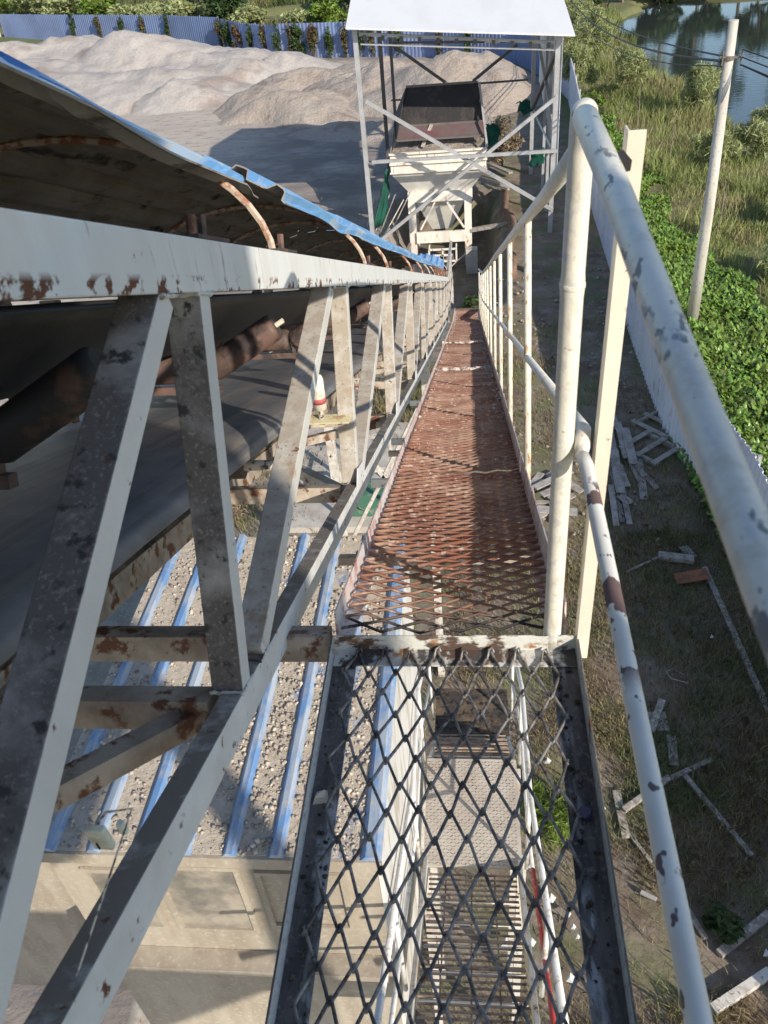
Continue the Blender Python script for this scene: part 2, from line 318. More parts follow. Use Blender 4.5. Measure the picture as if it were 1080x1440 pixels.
M['galv'] = material('galvanised_tube', (0.52, 0.53, 0.55), 0.45, 0.35, layers=[dict(col=(0.38, 0.37, 0.36), scale=3.0, th=0.5, soft=0.2)])
M['darksteel'] = material('dark_steel_tube', (0.10, 0.095, 0.095), 0.6, layers=[dict(col=(0.17, 0.14, 0.12), scale=3.0, th=0.5, soft=0.2)])
M['cladding'] = material('pale_grey_cladding', (0.74, 0.74, 0.78), 0.5, layers=[dict(col=(0.6, 0.58, 0.60), scale=(2, 2, 0.5), th=0.54, soft=0.1)])
M['hop'] = material('cream_hopper_paint', (0.76, 0.72, 0.64), 0.5, layers=[dict(col=(0.55, 0.50, 0.44), scale=(3, 3, 1), th=0.54, soft=0.1, amt=0.7), dict(col=(0.42, 0.22, 0.10), scale=(7, 7, 2.2), th=0.635, soft=0.03)])
M['hopcone'] = material('dusty_hopper_cone', (0.52, 0.50, 0.46), 0.6, layers=[dict(col=(0.62, 0.60, 0.55), scale=3.0, th=0.54, soft=0.1)])
M['blackplate'] = material('black_rubber_sheet', (0.022, 0.020, 0.022), 0.7, layers=[dict(col=(0.10, 0.085, 0.075), scale=1.6, th=0.55, soft=0.05, amt=0.25)], bump=[(8, 0.02)])
M['redplate'] = material('faded_red_sheet', (0.15, 0.045, 0.05), 0.7, layers=[dict(col=(0.13, 0.105, 0.105), scale=(1.1, 1, 1), th=0.49, soft=0.15)])
M['netting'] = material('green_dust_netting', (0.008, 0.075, 0.05), 0.9, layers=[dict(col=(0.015, 0.12, 0.085), scale=3.0, th=0.5, soft=0.1)])
M['earth'] = material('reddish_earth_bank', (0.17, 0.105, 0.075), 0.95, layers=[dict(col=(0.26, 0.17, 0.12), scale=1.6, th=0.5, soft=0.15)], bump=[(3, 0.1), (12, 0.03)])
M['wood'] = material('weathered_timber', (0.36, 0.33, 0.29), 0.85, layers=[dict(col=(0.23, 0.20, 0.17), scale=(9, 9, 3), th=0.5, soft=0.1), dict(col=(0.50, 0.47, 0.42), scale=17.0, th=0.58, soft=0.06)], bump=[(30, 0.003)])
M['planks'] = material('pale_broken_board', (0.40, 0.38, 0.35), 0.85, layers=[dict(col=(0.26, 0.23, 0.20), scale=5.0, th=0.52, soft=0.1)], bump=[(30, 0.003)])
M['fence'] = material('pale_blue_fence_sheet', (0.70, 0.73, 0.82), 0.5, layers=[dict(col=(0.58, 0.61, 0.70), scale=(1, 1, 0.4), th=0.52, soft=0.1, amt=0.7), dict(col=(0.34, 0.31, 0.28), scale=2.0, th=0.63, soft=0.05, amt=0.6)])
M['fencefar'] = material('blue_fence_sheet', (0.20, 0.27, 0.46), 0.5, layers=[dict(col=(0.16, 0.20, 0.34), scale=(0.4, 0.4, 0.4), th=0.52, soft=0.1, amt=0.8), dict(col=(0.30, 0.26, 0.24), scale=0.8, th=0.66, soft=0.05, amt=0.5)])
M['heap'] = material('pale_aggregate_heap', (0.42, 0.38, 0.345), 0.95, layers=[
    dict(col=(0.34, 0.315, 0.295), scale=(0.22, 0.22, 0.5), th=0.52, soft=0.08, amt=0.9), dict(col=(0.48, 0.44, 0.40), scale=0.5, th=0.56, soft=0.1, amt=0.8),
    dict(col=(0.28, 0.215, 0.18), scale=0.30, th=0.60, soft=0.05, amt=0.7), dict(col=(0.22, 0.21, 0.205), scale=8.0, th=0.56, soft=0.07, amt=0.35)], bump=[(11, 0.04), (1.6, 0.12)])
M['heap2'] = material('brown_sand_heap', (0.38, 0.32, 0.265), 0.95, layers=[
    dict(col=(0.38, 0.335, 0.29), scale=0.45, th=0.52, soft=0.08, amt=0.9), dict(col=(0.23, 0.165, 0.13), scale=0.6, th=0.58, soft=0.05, amt=0.7),
    dict(col=(0.30, 0.26, 0.24), scale=8.0, th=0.56, soft=0.05, amt=0.6)], bump=[(7, 0.08), (1.6, 0.2)])
M['ground'] = material('dry_earth_ground', (0.23, 0.185, 0.14), 0.95, layers=[
    dict(col=(0.15, 0.11, 0.08), scale=0.8, th=0.52, soft=0.08), dict(col=(0.31, 0.27, 0.23), scale=2.2, th=0.57, soft=0.06, amt=0.7),
    dict(col=(0.14, 0.16, 0.07), scale=0.9, th=0.54, soft=0.07, off=7, amt=0.8),
    dict(col=(0.47, 0.41, 0.345), scale=0.35, th=0.30, soft=0.06, band=(0, -300, -2.4, 0.5), detail=8),
    dict(col=(0.37, 0.31, 0.26), scale=(0.12, 0.5, 1), th=0.50, soft=0.1, amt=0.7, band=(0, -300, -2.4, 0.5)),
    dict(col=(0.17, 0.145, 0.13), scale=(0.35, 0.5, 1), th=0.42, soft=0.12, amt=0.85, band=(0, -11.5, -2.0, 3.0), detail=9),  # trafficked earth, with some of the shed's shade put into its colour
    dict(col=(0.20, 0.18, 0.17), scale=(1.3, 3.0, 1), th=0.60, soft=0.05, amt=0.8, band=(0, -300, -2.4, 0.5)),
    dict(col=(0.135, 0.15, 0.055), scale=0.5, th=0.35, soft=0.1, band=(0, 4.9, 300, 0.3)),
    dict(col=(0.22, 0.18, 0.11), scale=0.33, th=0.53, soft=0.08, band=(0, 6.5, 300, 0.5), amt=0.9),
    dict(col=(0.10, 0.13, 0.045), scale=0.2, th=0.35, soft=0.1, band=(1, 76, 900, 4)),
    dict(col=(0.20, 0.175, 0.09), scale=0.12, th=0.52, soft=0.08, band=(1, 76, 900, 4), amt=0.8)], bump=[(3, 0.04), (14, 0.012)])
M['concrete'] = material('pale_concrete', (0.50, 0.47, 0.42), 0.85, layers=[dict(col=(0.38, 0.34, 0.30), scale=2.5, th=0.52, soft=0.1)], bump=[(25, 0.003)])
M['green'] = material('green_machine_paint', (0.06, 0.16, 0.11), 0.6, layers=[dict(col=(0.25, 0.25, 0.2), scale=5.0, th=0.6, soft=0.05)])
M['hyacinth'] = material('glossy_green_leaf', (0.19, 0.30, 0.06), 0.32, spec=0.5, island=0.55, trans=0.22, layers=[dict(col=(0.17, 0.25, 0.035), scale=0.9, th=0.55, soft=0.1, amt=0.8), dict(col=(0.20, 0.20, 0.06), scale=9.0, th=0.66, soft=0.04)])
M['grass'] = material('dry_grass_blade', (0.31, 0.25, 0.14), 0.85, island=0.5, trans=0.25, layers=[dict(col=(0.16, 0.19, 0.075), scale=0.55, th=0.54, soft=0.09), dict(col=(0.30, 0.24, 0.13), scale=1.9, th=0.58, soft=0.06)])
M['bankgrass'] = material('olive_bank_grass', (0.33, 0.36, 0.14), 0.8, island=0.5, trans=0.3, layers=[dict(col=(0.22, 0.27, 0.085), scale=0.35, th=0.52, soft=0.1), dict(col=(0.38, 0.30, 0.18), scale=0.28, th=0.58, soft=0.08, off=4, amt=0.8)])
M['meadow'] = material('distant_meadow_grass', (0.16, 0.17, 0.06), 0.8, island=0.5, trans=0.3, layers=[dict(col=(0.08, 0.12, 0.035), scale=0.12, th=0.5, soft=0.1), dict(col=(0.28, 0.23, 0.12), scale=0.16, th=0.58, soft=0.06, off=4)])
M['leafA'] = material('olive_willow_leaf', (0.31, 0.34, 0.15), 0.7, island=0.5, trans=0.3)
M['leafB'] = material('bright_shrub_leaf', (0.15, 0.22, 0.035), 0.6, island=0.5, trans=0.3)
M['leafC'] = material('dark_tree_leaf', (0.05, 0.085, 0.025), 0.7, island=0.5, trans=0.2)
M['leafD'] = material('brown_green_creeper_leaf', (0.10, 0.095, 0.04), 0.8, island=0.6, trans=0.2, layers=[dict(col=(0.13, 0.06, 0.04), scale=0.7, th=0.55, soft=0.06)])
M['leafdry'] = material('dry_leaf', (0.26, 0.20, 0.13), 0.85, island=0.4, trans=0.2)
M['bark'] = material('grey_bark', (0.22, 0.18, 0.14), 0.9, bump=[(20, 0.01)])
M['pole'] = material('concrete_pole', (0.56, 0.53, 0.47), 0.8, layers=[dict(col=(0.43, 0.40, 0.35), scale=(6, 6, 0.8), th=0.52, soft=0.1), dict(col=(0.3, 0.27, 0.24), scale=18.0, th=0.62, soft=0.05)], bump=[(25, 0.003)])
M['cable'] = material('black_cable', (0.03, 0.03, 0.032), 0.6)
M['litter'] = material('white_litter', (0.68, 0.68, 0.66), 0.8)
M['bottlecap'] = material('dark_violet_cap', (0.05, 0.045, 0.10), 0.4)
M['orange'] = material('rusty_orange_sheet', (0.30, 0.12, 0.06), 0.9, layers=[dict(col=(0.16, 0.08, 0.05), scale=7.0, th=0.5, soft=0.1)])
def water_mat():
    m = bpy.data.materials.new('still_pond_water'); m.use_nodes = True; N = m.node_tree.nodes; L = m.node_tree.links; b = N['Principled BSDF']
    b.inputs['Base Color'].default_value = (0.035, 0.045, 0.04, 1); b.inputs['Roughness'].default_value = 0.03; b.inputs['IOR'].default_value = 1.33
    b.inputs['Specular IOR Level'].default_value = 0.9
    g = N.new('ShaderNodeNewGeometry'); mp = N.new('ShaderNodeMapping'); mp.inputs['Scale'].default_value = (1.5, 3.0, 1)
    n = N.new('ShaderNodeTexNoise'); n.inputs['Scale'].default_value = 1; n.inputs['Detail'].default_value = 3
    bp = N.new('ShaderNodeBump'); bp.inputs['Distance'].default_value = 0.006
    L.new(g.outputs['Position'], mp.inputs[0]); L.new(mp.outputs[0], n.inputs[0]); L.new(n.outputs[0], bp.inputs['Height']); L.new(bp.outputs[0], b.inputs['Normal'])
    return m
M['water'] = water_mat()

# ------------------------------------------------------------ terrain
GZ = -8.7
def vnoise(x, y, sc, seed=0):
    x = np.asarray(x) / sc; y = np.asarray(y) / sc
    xi = np.floor(x).astype(int); yi = np.floor(y).astype(int); fx = x - xi; fy = y - yi
    def h(a, b):
        n = (a * 374761393 + b * 668265263 + seed * 1442695) & 0x7fffffff
        n = ((n ^ (n >> 13)) * 1274126177) & 0x7fffffff
        return (n ^ (n >> 16)) / 0x7fffffff * 2.0 - 1
    u = fx * fx * (3 - 2 * fx); v = fy * fy * (3 - 2 * fy)
    return (h(xi, yi) * (1 - u) + h(xi + 1, yi) * u) * (1 - v) + (h(xi, yi + 1) * (1 - u) + h(xi + 1, yi + 1) * u) * v
def fbm(x, y, sc, o=4, seed=0):
    return sum(vnoise(x, y, sc / 2 ** k, seed + k) * 0.5 ** k for k in range(o))
def sst(a, b, x):
    t = np.clip((x - a) / (b - a), 0, 1); return t * t * (3 - 2 * t)
SHY = [0, 28, 34, 38, 41.5, 45, 50, 54, 60, 66, 74, 79, 84]
SHX = [17, 15.5, 13.6, 12.6, 12.5, 12.3, 12.6, 9.6, 9.3, 11.6, 10.2, 12.5, 15]
def ground_h(x, y):
    x = np.asarray(x, float); y = np.asarray(y, float)
    h = GZ + 0.05 * fbm(x, y, 2.5, 4, 3)
    pit = sst(-2.9, -2.5, x) * (1 - sst(0.75, 1.1, x)) * sst(23.2, 24.6, y) * (1 - sst(33.6, 34.2, y))
    h = h - 1.55 * pit
    h = h + 0.35 * sst(5.8, 8.0, x) * sst(20, 32, y) * (1 - sst(9.5, 12, x)) * (0.6 + 0.6 * fbm(x, y, 3, 3, 9)) * (1 - sst(70, 80, y))
    sx = np.interp(y, SHY, SHX) + 0.5 * fbm(x, y, 4, 3, 21)
    pond = sst(-0.4, 0.8, x - sx) * (1 - sst(86.0, 88.0, y + 1.2 * fbm(x, y, 6, 2, 5))) * sst(-6, 2, y)
    h = h - 1.3 * pond
    h = h - 1.1 * sst(0, 2, 5.0 - np.hypot((x + 17) / 1.6, (y - 97) * 0.8))
    h = h + 1.2 * sst(90, 130, y) + 3.0 * sst(130, 260, y)
    return h
xs = np.concatenate([np.linspace(-600, -80, 14), np.arange(-75, -12, 1.5), np.arange(-12, 16, 0.25), np.arange(16, 40, 1.0), np.linspace(42, 600, 18)])
ys = np.concatenate([np.linspace(-300, -14, 9), np.arange(-10, 48, 0.25), np.arange(48, 110, 0.8), np.linspace(112, 900, 24)])
gx, gy = np.meshgrid(xs, ys); gz = ground_h(gx, gy)
nx, ny = len(xs), len(ys); ii = np.arange(nx * ny).reshape(ny, nx)
faces = np.stack([ii[:-1, :-1], ii[:-1, 1:], ii[1:, 1:], ii[1:, :-1]], -1).reshape(-1, 4)
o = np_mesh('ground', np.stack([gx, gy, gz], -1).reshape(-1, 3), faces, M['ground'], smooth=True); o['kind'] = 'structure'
mb = MB(); mb.add([(6.5, -8, -9.15), (60, -8, -9.15), (60, 91, -9.15), (6.5, 91, -9.15)], [(0, 1, 2, 3)]); o = mb.build('pond_water', M['water']); o['kind'] = 'structure'
mb = MB(); mb.add([(-27, 90, -9.0), (-8, 90, -9.0), (-8, 104, -9.0), (-27, 104, -9.0)], [(0, 1, 2, 3)]); o = mb.build('far_pond_water', M['water']); o['kind'] = 'structure'

# ------------------------------------------------------------ plants
def leaf_cloud(cent, rad, n, size, seed, flat=0.35, clumps=14, droop=0.0, core=0.4):
    r = np.random.RandomState(seed); cent = np.array(cent, float); rad = np.array(rad, float)
    cc = r.normal(size=(clumps, 3)); cc /= np.linalg.norm(cc, axis=1)[:, None]; cc *= (r.rand(clumps, 1) ** 0.45) * 0.78
    cs = 0.2 + 0.28 * r.rand(clumps)
    k = r.randint(0, clumps, n); d = r.normal(size=(n, 3)); d /= np.linalg.norm(d, axis=1)[:, None]
    p = cc[k] + d * cs[k][:, None] * (r.rand(n, 1) ** 0.4)
    p[:, 2] = np.maximum(p[:, 2], -0.98); p = cent + p * rad
    a = r.normal(size=(n, 3)); a[:, 2] = a[:, 2] * flat - droop; a /= np.linalg.norm(a, axis=1)[:, None]
    b = np.cross(a, r.normal(size=(n, 3))); b /= np.linalg.norm(b, axis=1)[:, None]
    s = size * (0.6 + 0.8 * r.rand(n, 1))
    v = np.stack([p - a * s, p + b * s * core, p + a * s, p - b * s * core], 1).reshape(-1, 3)
    return v, np.arange(4 * n).reshape(n, 4)
BARK_SEED = [0]
def shrub(name, x, y, rad, h, n, leaf, label, cat, group, size=0.16, seed=1, flat=0.5, droop=0.0, core=0.4, lift=0.1, z=None, clumps=14, stems=5):
    gzv = float(ground_h(x, y)) if z is None else z
    root = empty(name, (x, y, gzv), label, cat, group)
    v, f = leaf_cloud((x, y, gzv + h * (0.5 + lift)), (rad, rad, h * 0.52), n, size, seed, flat, clumps, droop, core)
    v[:, 2] = np.maximum(v[:, 2], gzv - 0.05)
    put(root, np_mesh('crown', v, f, M[leaf]))
    mb = MB(); r = random.Random(seed)
    for k in range(stems):
        a = r.uniform(0, 6.28); q = rad * r.uniform(0.2, 0.6)
        top = Vector((x + q * math.cos(a), y + q * math.sin(a), gzv + h * r.uniform(0.6, 0.95)))
        mid = Vector((x + q * 0.35 * math.cos(a + .4), y + q * 0.35 * math.sin(a + .4), gzv + h * 0.35))
        t = max(0.012, 0.018 * h); mb.tube([(x, y, gzv - 0.1), mid, top], [t, t * 0.7, t * 0.25], 5)
    put(root, mb.build('trunk', M['bark']))
    return root

def blades(x, y, z, hgt, wid, seed, lean=0.5):
    r = np.random.RandomState(seed); n = len(x); a = r.rand(n) * 6.283; l = hgt * lean * r.rand(n); b = r.rand(n) * 6.283
    p = np.stack([x, y, z], 1); s = np.stack([np.cos(a), np.sin(a), 0 * a], 1) * (wid / 2)[:, None]
    t = p + np.stack([np.cos(b) * l, np.sin(b) * l, hgt], 1)
    m = p + np.stack([np.cos(b) * l * 0.3, np.sin(b) * l * 0.3, hgt * 0.55], 1)
    v = np.stack([p - s, p + s, m + s * 0.8, t, m - s * 0.8], 1).reshape(-1, 3)
    return v, np.arange(5 * n).reshape(n, 5)
# dry grass under and beside the walkway
def scatter(n, x0, x1, y0, y1, dens, seed):
    r = np.random.RandomState(seed); x = x0 + (x1 - x0) * r.rand(n); y = y0 + (y1 - y0) * r.rand(n)
    k = r.rand(n) < dens(x, y); return x[k], y[k], r
x, y, r = scatter(190000, -0.8, 4.75, 1.5, 22, lambda x, y: np.clip(0.55 + 0.9 * fbm(x, y, 1.6, 3, 40), 0.06, 1) * np.where(y > 12.5, 0.25, 1), 5)
hh = (0.05 + 0.13 * r.rand(len(x))) * np.clip(1 + 0.7 * fbm(x, y, 2.2, 2, 41), 0.4, 1.8)
v, f = blades(x, y, ground_h(x, y) - 0.01, hh, 0.006 + 0.007 * r.rand(len(x)), 6, 0.9)
tag(np_mesh('dry_grass', v, f, M['grass']), 'short dry brown and green grass growing between walkway and fence', 'grass', kind='stuff')
x, y, r = scatter(60000, -8.5, -1.0, 8, 24, lambda x, y: np.clip(-0.15 + 1.4 * fbm(x, y, 2.0, 3, 47), 0.0, 1), 15)
v, f = blades(x, y, ground_h(x, y) - 0.01, 0.08 + 0.22 * r.rand(len(x)), 0.01 + 0.01 * r.rand(len(x)), 16, 0.8)
tag(np_mesh('yard_weeds', v, f, M['grass']), 'patches of low green weeds growing beneath the conveyor', 'weeds', kind='stuff')
# bank grass and reeds beyond the leafy ditch
x, y, r = scatter(190000, 5.2, 17, 12, 80, lambda x, y: np.clip(0.65 + 0.6 * fbm(x, y, 3.0, 3, 50), 0.08, 1) * (x > np.interp(y, [4, 16, 20, 24, 27, 31, 42, 50], [7.4, 8.9, 8.7, 8.0, 7.3, 7.0, 7.2, 6.5]) + 0.15 + 0.3 * np.sin(y * 1.9) + 0.3 * fbm(x, y, 0.8, 2, 73)) * (x < np.interp(y, SHY, SHX) + 0.3 + 0.5 * np.sin(y * 1.3)), 7)
hh = (0.18 + 0.4 * r.rand(len(x))) * np.clip(0.9 + 0.9 * fbm(x, y, 3.5, 3, 51), 0.3, 2)
v, f = blades(x, y, ground_h(x, y) - 0.02, hh, 0.015 + 0.02 * r.rand(len(x)), 8, 0.7)
tag(np_mesh('bank_grass', v, f, M['bankgrass']), 'olive and straw coloured tall grass covering the pond bank', 'grass', kind='stuff')
# meadow behind the far fence
x, y, r = scatter(90000, -60, 12, 62, 130, lambda x, y: (y > np.interp(x, [-60, -50, -27, -18, -11, -3, 3, 6], [107, 102, 85, 76, 72, 68, 63, 52]) + 1.0) * (np.hypot((x + 17) / 1.6, (y - 97) * 0.8) > 5) * np.clip(0.7 + 0.5 * fbm(x, y, 6, 2, 60), 0, 1), 9)
v, f = blades(x, y, ground_h(x, y) - 0.02, 0.4 + 0.7 * r.rand(len(x)), 0.05 + 0.06 * r.rand(len(x)), 10, 0.7)
tag(np_mesh('meadow_grass', v, f, M['meadow']), 'rough green meadow growing beyond the blue fence', 'grass', kind='stuff')
# leafy water plants in the ditch behind the right fence
def leaves(n, seed):
    x, y, r = scatter(n, 4.3, 9.2, 5, 44, lambda x, y: (x > np.interp(y, [0, 9, 16, 24, 31, 38, 50], [4.9, 4.85, 4.35, 4.55, 4.85, 5.1, 5.5])) * (x < np.interp(y, [4, 16, 20, 24, 27, 31, 42, 50], [7.4, 8.9, 8.7, 8.0, 7.3, 7.0, 7.2, 6.5]) + 0.3 * np.sin(y * 1.9) + 0.35 * fbm(x, y, 0.8, 3, 72)) * np.clip(0.9 + 0.5 * fbm(x, y, 0.9, 2, 70), 0.2, 1), seed)
    n = len(x); z = GZ + 0.05 + 0.30 * r.rand(n) ** 1.2 + 0.09 * fbm(x, y, 0.7, 2, 71)
    L = 0.06 + 0.085 * r.rand(n) ** 1.5; a = r.rand(n) * 6.283; tilt = 0.15 + 0.75 * r.rand(n)
    d = np.stack([np.cos(a) * np.cos(tilt), np.sin(a) * np.cos(tilt), np.sin(tilt)], 1); s = np.stack([-np.sin(a), np.cos(a), 0 * a], 1)
    u = np.cross(d, s); p = np.stack([x, y, z], 1); W = L * (0.42 + 0.15 * r.rand(n))
    def q(t, ww, uu): return p + d * (L * t)[:, None] + s * (W * ww)[:, None] + u * (L * uu)[:, None]
    v = np.stack([q(-1, 0, .0), q(-.45, .8, -.16), q(.25, 1, -.2), q(1, 0, .12), q(.25, -1, -.2), q(-.45, -.8, -.16)], 1).reshape(-1, 3)
    b = np.arange(n)[:, None] * 6
    return v, np.concatenate([b + np.array([[0, 1, 2, 3]]), b + np.array([[0, 3, 4, 5]])])
v, f = leaves(230000, 12)
tag(np_mesh('water_hyacinth', v, f, M['hyacinth']), 'dense bright green glossy leaves filling the ditch behind the right fence', 'water plants', kind='stuff')

G_B = 'olive bushes on the pond bank'
for k, (x, y, rd, h, lf, lab) in enumerate([
    (5.9, 50, 1.3, 2.7, 'leafA', 'feathery olive bush just right of the white shed roof'),
    (7.2, 56, 1.6, 3.2, 'leafA', 'tall feathery olive bush beside the pond inlet'),
    (6.6, 63, 1.9, 3.6, 'leafA', 'broad olive bush behind the shed roof near the pond'),
    (8.3, 70, 1.9, 3.2, 'leafA', 'olive bush on the spit of land in the pond'),
    (9.3, 77, 1.8, 3.0, 'leafC', 'dark green bush at the top of the pond spit'),
    (6.3, 45.5, 0.75, 1.2, 'leafB', 'bright yellow green bush close to the right end of the fence'),
    (5.75, 42.5, 0.5, 1.0, 'leafB', 'small lime green bush touching the fence behind the rail elbow'),
    (7.3, 38.4, 0.35, 0.6, 'leafB', 'little yellow leaved shrub on bare soil right of the rail elbow'),
    (8.3, 48, 1.1, 2.4, 'leafA', 'pale grey green willow shrub at the water edge left of the pole wire'),
    (10.9, 43.5, 1.1, 2.3, 'leafA', 'willow shrub on the bank just left of the pole'),
    (9.8, 35.5, 1.1, 1.3, 'leafA', 'low olive bush halfway down the bank beside the pole'),
    (11.9, 36.5, 1.1, 1.9, 'leafA', 'rounded olive bush on the bank right of the pole'),
    (10.9, 28.5, 1.2, 1.6, 'leafA', 'grey green bush at the right picture edge below the pond'),
    (9.2, 24.0, 0.9, 1.1, 'leafA', 'small olive bush low at the right picture edge'),
    (7.4, 68, 1.5, 2.6, 'leafB', 'mid green bush between the shed roof and the spit')]):
    wl = lf == 'leafA'
    shrub('bush', x, y, rd, h, int(1700 * rd * h) + 500, lf, lab, 'bush', G_B, size=0.16 if wl else 0.11, seed=100 + k, flat=1.2 if wl else 0.6, core=0.12 if wl else 0.4, droop=0.1)
for k, (x, y, h) in enumerate([(7.55, 40.2, 2.2), (6.95, 41.0, 1.6), (8.2, 36.0, 2.0), (8.0, 27.2, 2.2), (8.8, 22.2, 1.9), (8.2, 20.0, 2.3)]):
    root = empty('sapling', (x, y, float(ground_h(x, y))), ['bare thin sapling nearest the top of the bank path', 'bare thin sapling left of the bank path', 'slender sapling left of the pole', 'slender sapling beside the middle of the pole', 'thin leafless sapling between pole and right picture edge', 'forked bare sapling at the right picture edge above the leafy ditch'][k], 'sapling', 'thin saplings on the bank')
    mb = MB(); z0 = root.location.z; mb.tube([(x, y, z0 - 0.1), (x + 0.06, y, z0 + h * 0.5), (x + 0.02, y + 0.1, z0 + h)], [0.022, 0.016, 0.006], 6)
    put(root, mb.build('trunk', M['bark'])); mb = MB()
    for j in range(7):
        a = rnd.uniform(0, 6.28); zz = z0 + h * (0.3 + 0.09 * j); mb.tube([(x + 0.04, y, zz), (x + 0.25 * math.cos(a), y + 0.25 * math.sin(a), zz + 0.3)], [0.008, 0.003], 4)
    put(root, mb.build('branches', M['bark']))
G_F = 'bushes beyond the far fence'
row = [(-56, 112, 4.5, 3.6), (-49, 108, 4, 3.2), (-43, 104, 3.5, 3.0), (-38, 99, 3.2, 3.0), (-33, 95, 3.2, 2.6), (-28, 91, 2.6, 2.6), (-22.5, 88, 2.3, 3.4), (-19.5, 84, 1.9, 2.4), (-14.5, 84, 2.0, 2.0), (-11.5, 80, 1.7, 2.6),
       (-9.5, 90, 2.6, 4.4), (-5.5, 91, 2.8, 4.8), (-1.5, 90, 2.6, 4.2), (2.5, 88, 2.6, 4.4), (-12, 99, 3.4, 4.2), (-30, 108, 4, 3.4), (-6.8, 80, 1.5, 2.0), (-2.5, 80, 1.6, 1.8), (5.2, 80, 2.0, 3.8), (-3.3, 97, 3, 5), (-62, 104, 4, 3.4)]
words = ['at the far left corner above the fence', 'second from the far left above the fence', 'above the left stretch of fence', 'above the fence left of the tall heap', 'straight above the slope of the tall heap', 'above the summit of the tall heap', 'tallest and roundest, left of the little far pond', 'leaning over the fence just right of the tall heap', 'low and olive in front of the little far pond', 'beside the gap in the fence',
         'dark, left of the path beyond the fence', 'dark and tall, left of the shed roof', 'dark, touching the shed roof left edge', 'dark, behind the shed roof', 'behind the little far pond on its right', 'farthest back on the left', 'low, over the fence creepers left of the shed', 'low, just left of the shed roof corner', 'behind the right side of the shed roof', 'farthest back behind the shed roof', 'cut by the left picture edge']
for k, (x, y, rd, h) in enumerate(row):
    dark = k in (6, 10, 11, 12, 13, 14, 19)
    shrub('bush', x, y, rd, h, 2600, 'leafC' if dark else ('leafA' if k % 3 else 'leafB'), 'green bush ' + words[k], 'bush', G_F, size=0.26, seed=300 + k, clumps=18)
# trees on the far shore (mostly above the frame, seen mirrored in the pond)
for k in range(15):
    x = -8 + k * 4.6 + rnd.uniform(-1, 1); y = 98 + rnd.uniform(0, 9); h = rnd.uniform(6.5, 10) if x < 19 else rnd.uniform(12, 17)
    root = empty('tree', (x, y, float(ground_h(x, y))), None, 'tree', 'far shore trees')
    root['label'] = 'tall leafy tree in the row on the far shore of the pond'
    z0 = root.location.z
    v, f = leaf_cloud((x, y, z0 + h * 0.6), (2.3, 2.3, h * 0.45), 1500, 0.36, 500 + k, 0.6, 16); put(root, np_mesh('crown', v, f, M['leafC' if k % 3 else 'leafA']))
    mb = MB(); mb.tube([(x, y, z0 - 0.2), (x + 0.2, y, z0 + h * 0.4), (x, y, z0 + h * 0.85)], [0.2, 0.14, 0.05], 7)
    for j in range(5):
        a = j * 1.3 + k; mb.tube([(x + .1, y, z0 + h * (.3 + .08 * j)), (x + 1.4 * math.cos(a), y + 1.4 * math.sin(a), z0 + h * (.45 + .1 * j))], [0.07, 0.02], 5)
    put(root, mb.build('trunk', M['bark']))

for k, (x, y, rd, h) in enumerate([(14, 86.6, 2.4, 3.4), (17.5, 87.4, 2.4, 3.4), (21.5, 87.4, 2.4, 3.0), (26, 87.6, 2.6, 3.6), (31, 87.4, 2.6, 3.2), (36, 87.8, 3, 3.6), (10.5, 85.5, 2.2, 4.0)]):
    shrub('bush', x, y, rd, h, 2600, 'leafC', 'dark bush on the far shore of the pond, ' + ['at the head of the inlet', 'just right of the inlet head', 'left of the pole top', 'behind the pole top', 'right of the pole top', 'at the top right picture corner', 'left of the inlet head'][k], 'bush', 'bushes on the far shore', size=0.28, seed=1300 + k, clumps=16)
# ------------------------------------------------------------ aggregate heaps
def heap(name, label, mat, peaks, x0, x1, y0, y1, step, seed, group='aggregate heaps in the yard'):
    X, Y = np.meshgrid(np.arange(x0, x1 + step, step), np.arange(y0, y1 + step, step)); h = np.full(X.shape, -1.0)
    wx = X + 0.9 * fbm(X, Y, 4, 3, seed + 5); wy = Y + 0.9 * fbm(X, Y, 4, 3, seed + 9)
    for (px, py, ph, sl, ex) in peaks:
        d = np.hypot((wx - px) / ex, wy - py); hh = ph - sl * np.sqrt(d * d + 0.35) + sl * 0.59
        h = np.maximum(h, hh)
    edge = np.minimum(np.minimum(X - x0, x1 - X), np.minimum(Y - y0, y1 - Y))
    h = h + (0.10 * fbm(X, Y, 1.6, 4, seed) + 0.07 * np.abs(fbm(X, Y, 0.8, 2, seed + 30))) * sst(-0.2, 0.5, h) + 0.15 * np.abs(fbm(X * 1.6, Y * 0.5, 2.2, 3, seed + 2)) * sst(0.2, 1, h)
    h = np.minimum(h, edge * 0.7 - 0.3); h = np.maximum(h, -0.25)
    ny_, nx_ = X.shape; ii = np.arange(nx_ * ny_).reshape(ny_, nx_)
    q = np.stack([ii[:-1, :-1], ii[:-1, 1:], ii[1:, 1:], ii[1:, :-1]], -1).reshape(-1, 4)
    keep = h.reshape(-1)[q].max(1) > -0.2; q = q[keep]
    V = np.stack([X, Y, GZ + h], -1).reshape(-1, 3); used, inv = np.unique(q, return_inverse=True)
    o = np_mesh(name, V[used], inv.reshape(q.shape), M[mat], smooth=True)
    return tag(o, label, 'gravel heap', group)
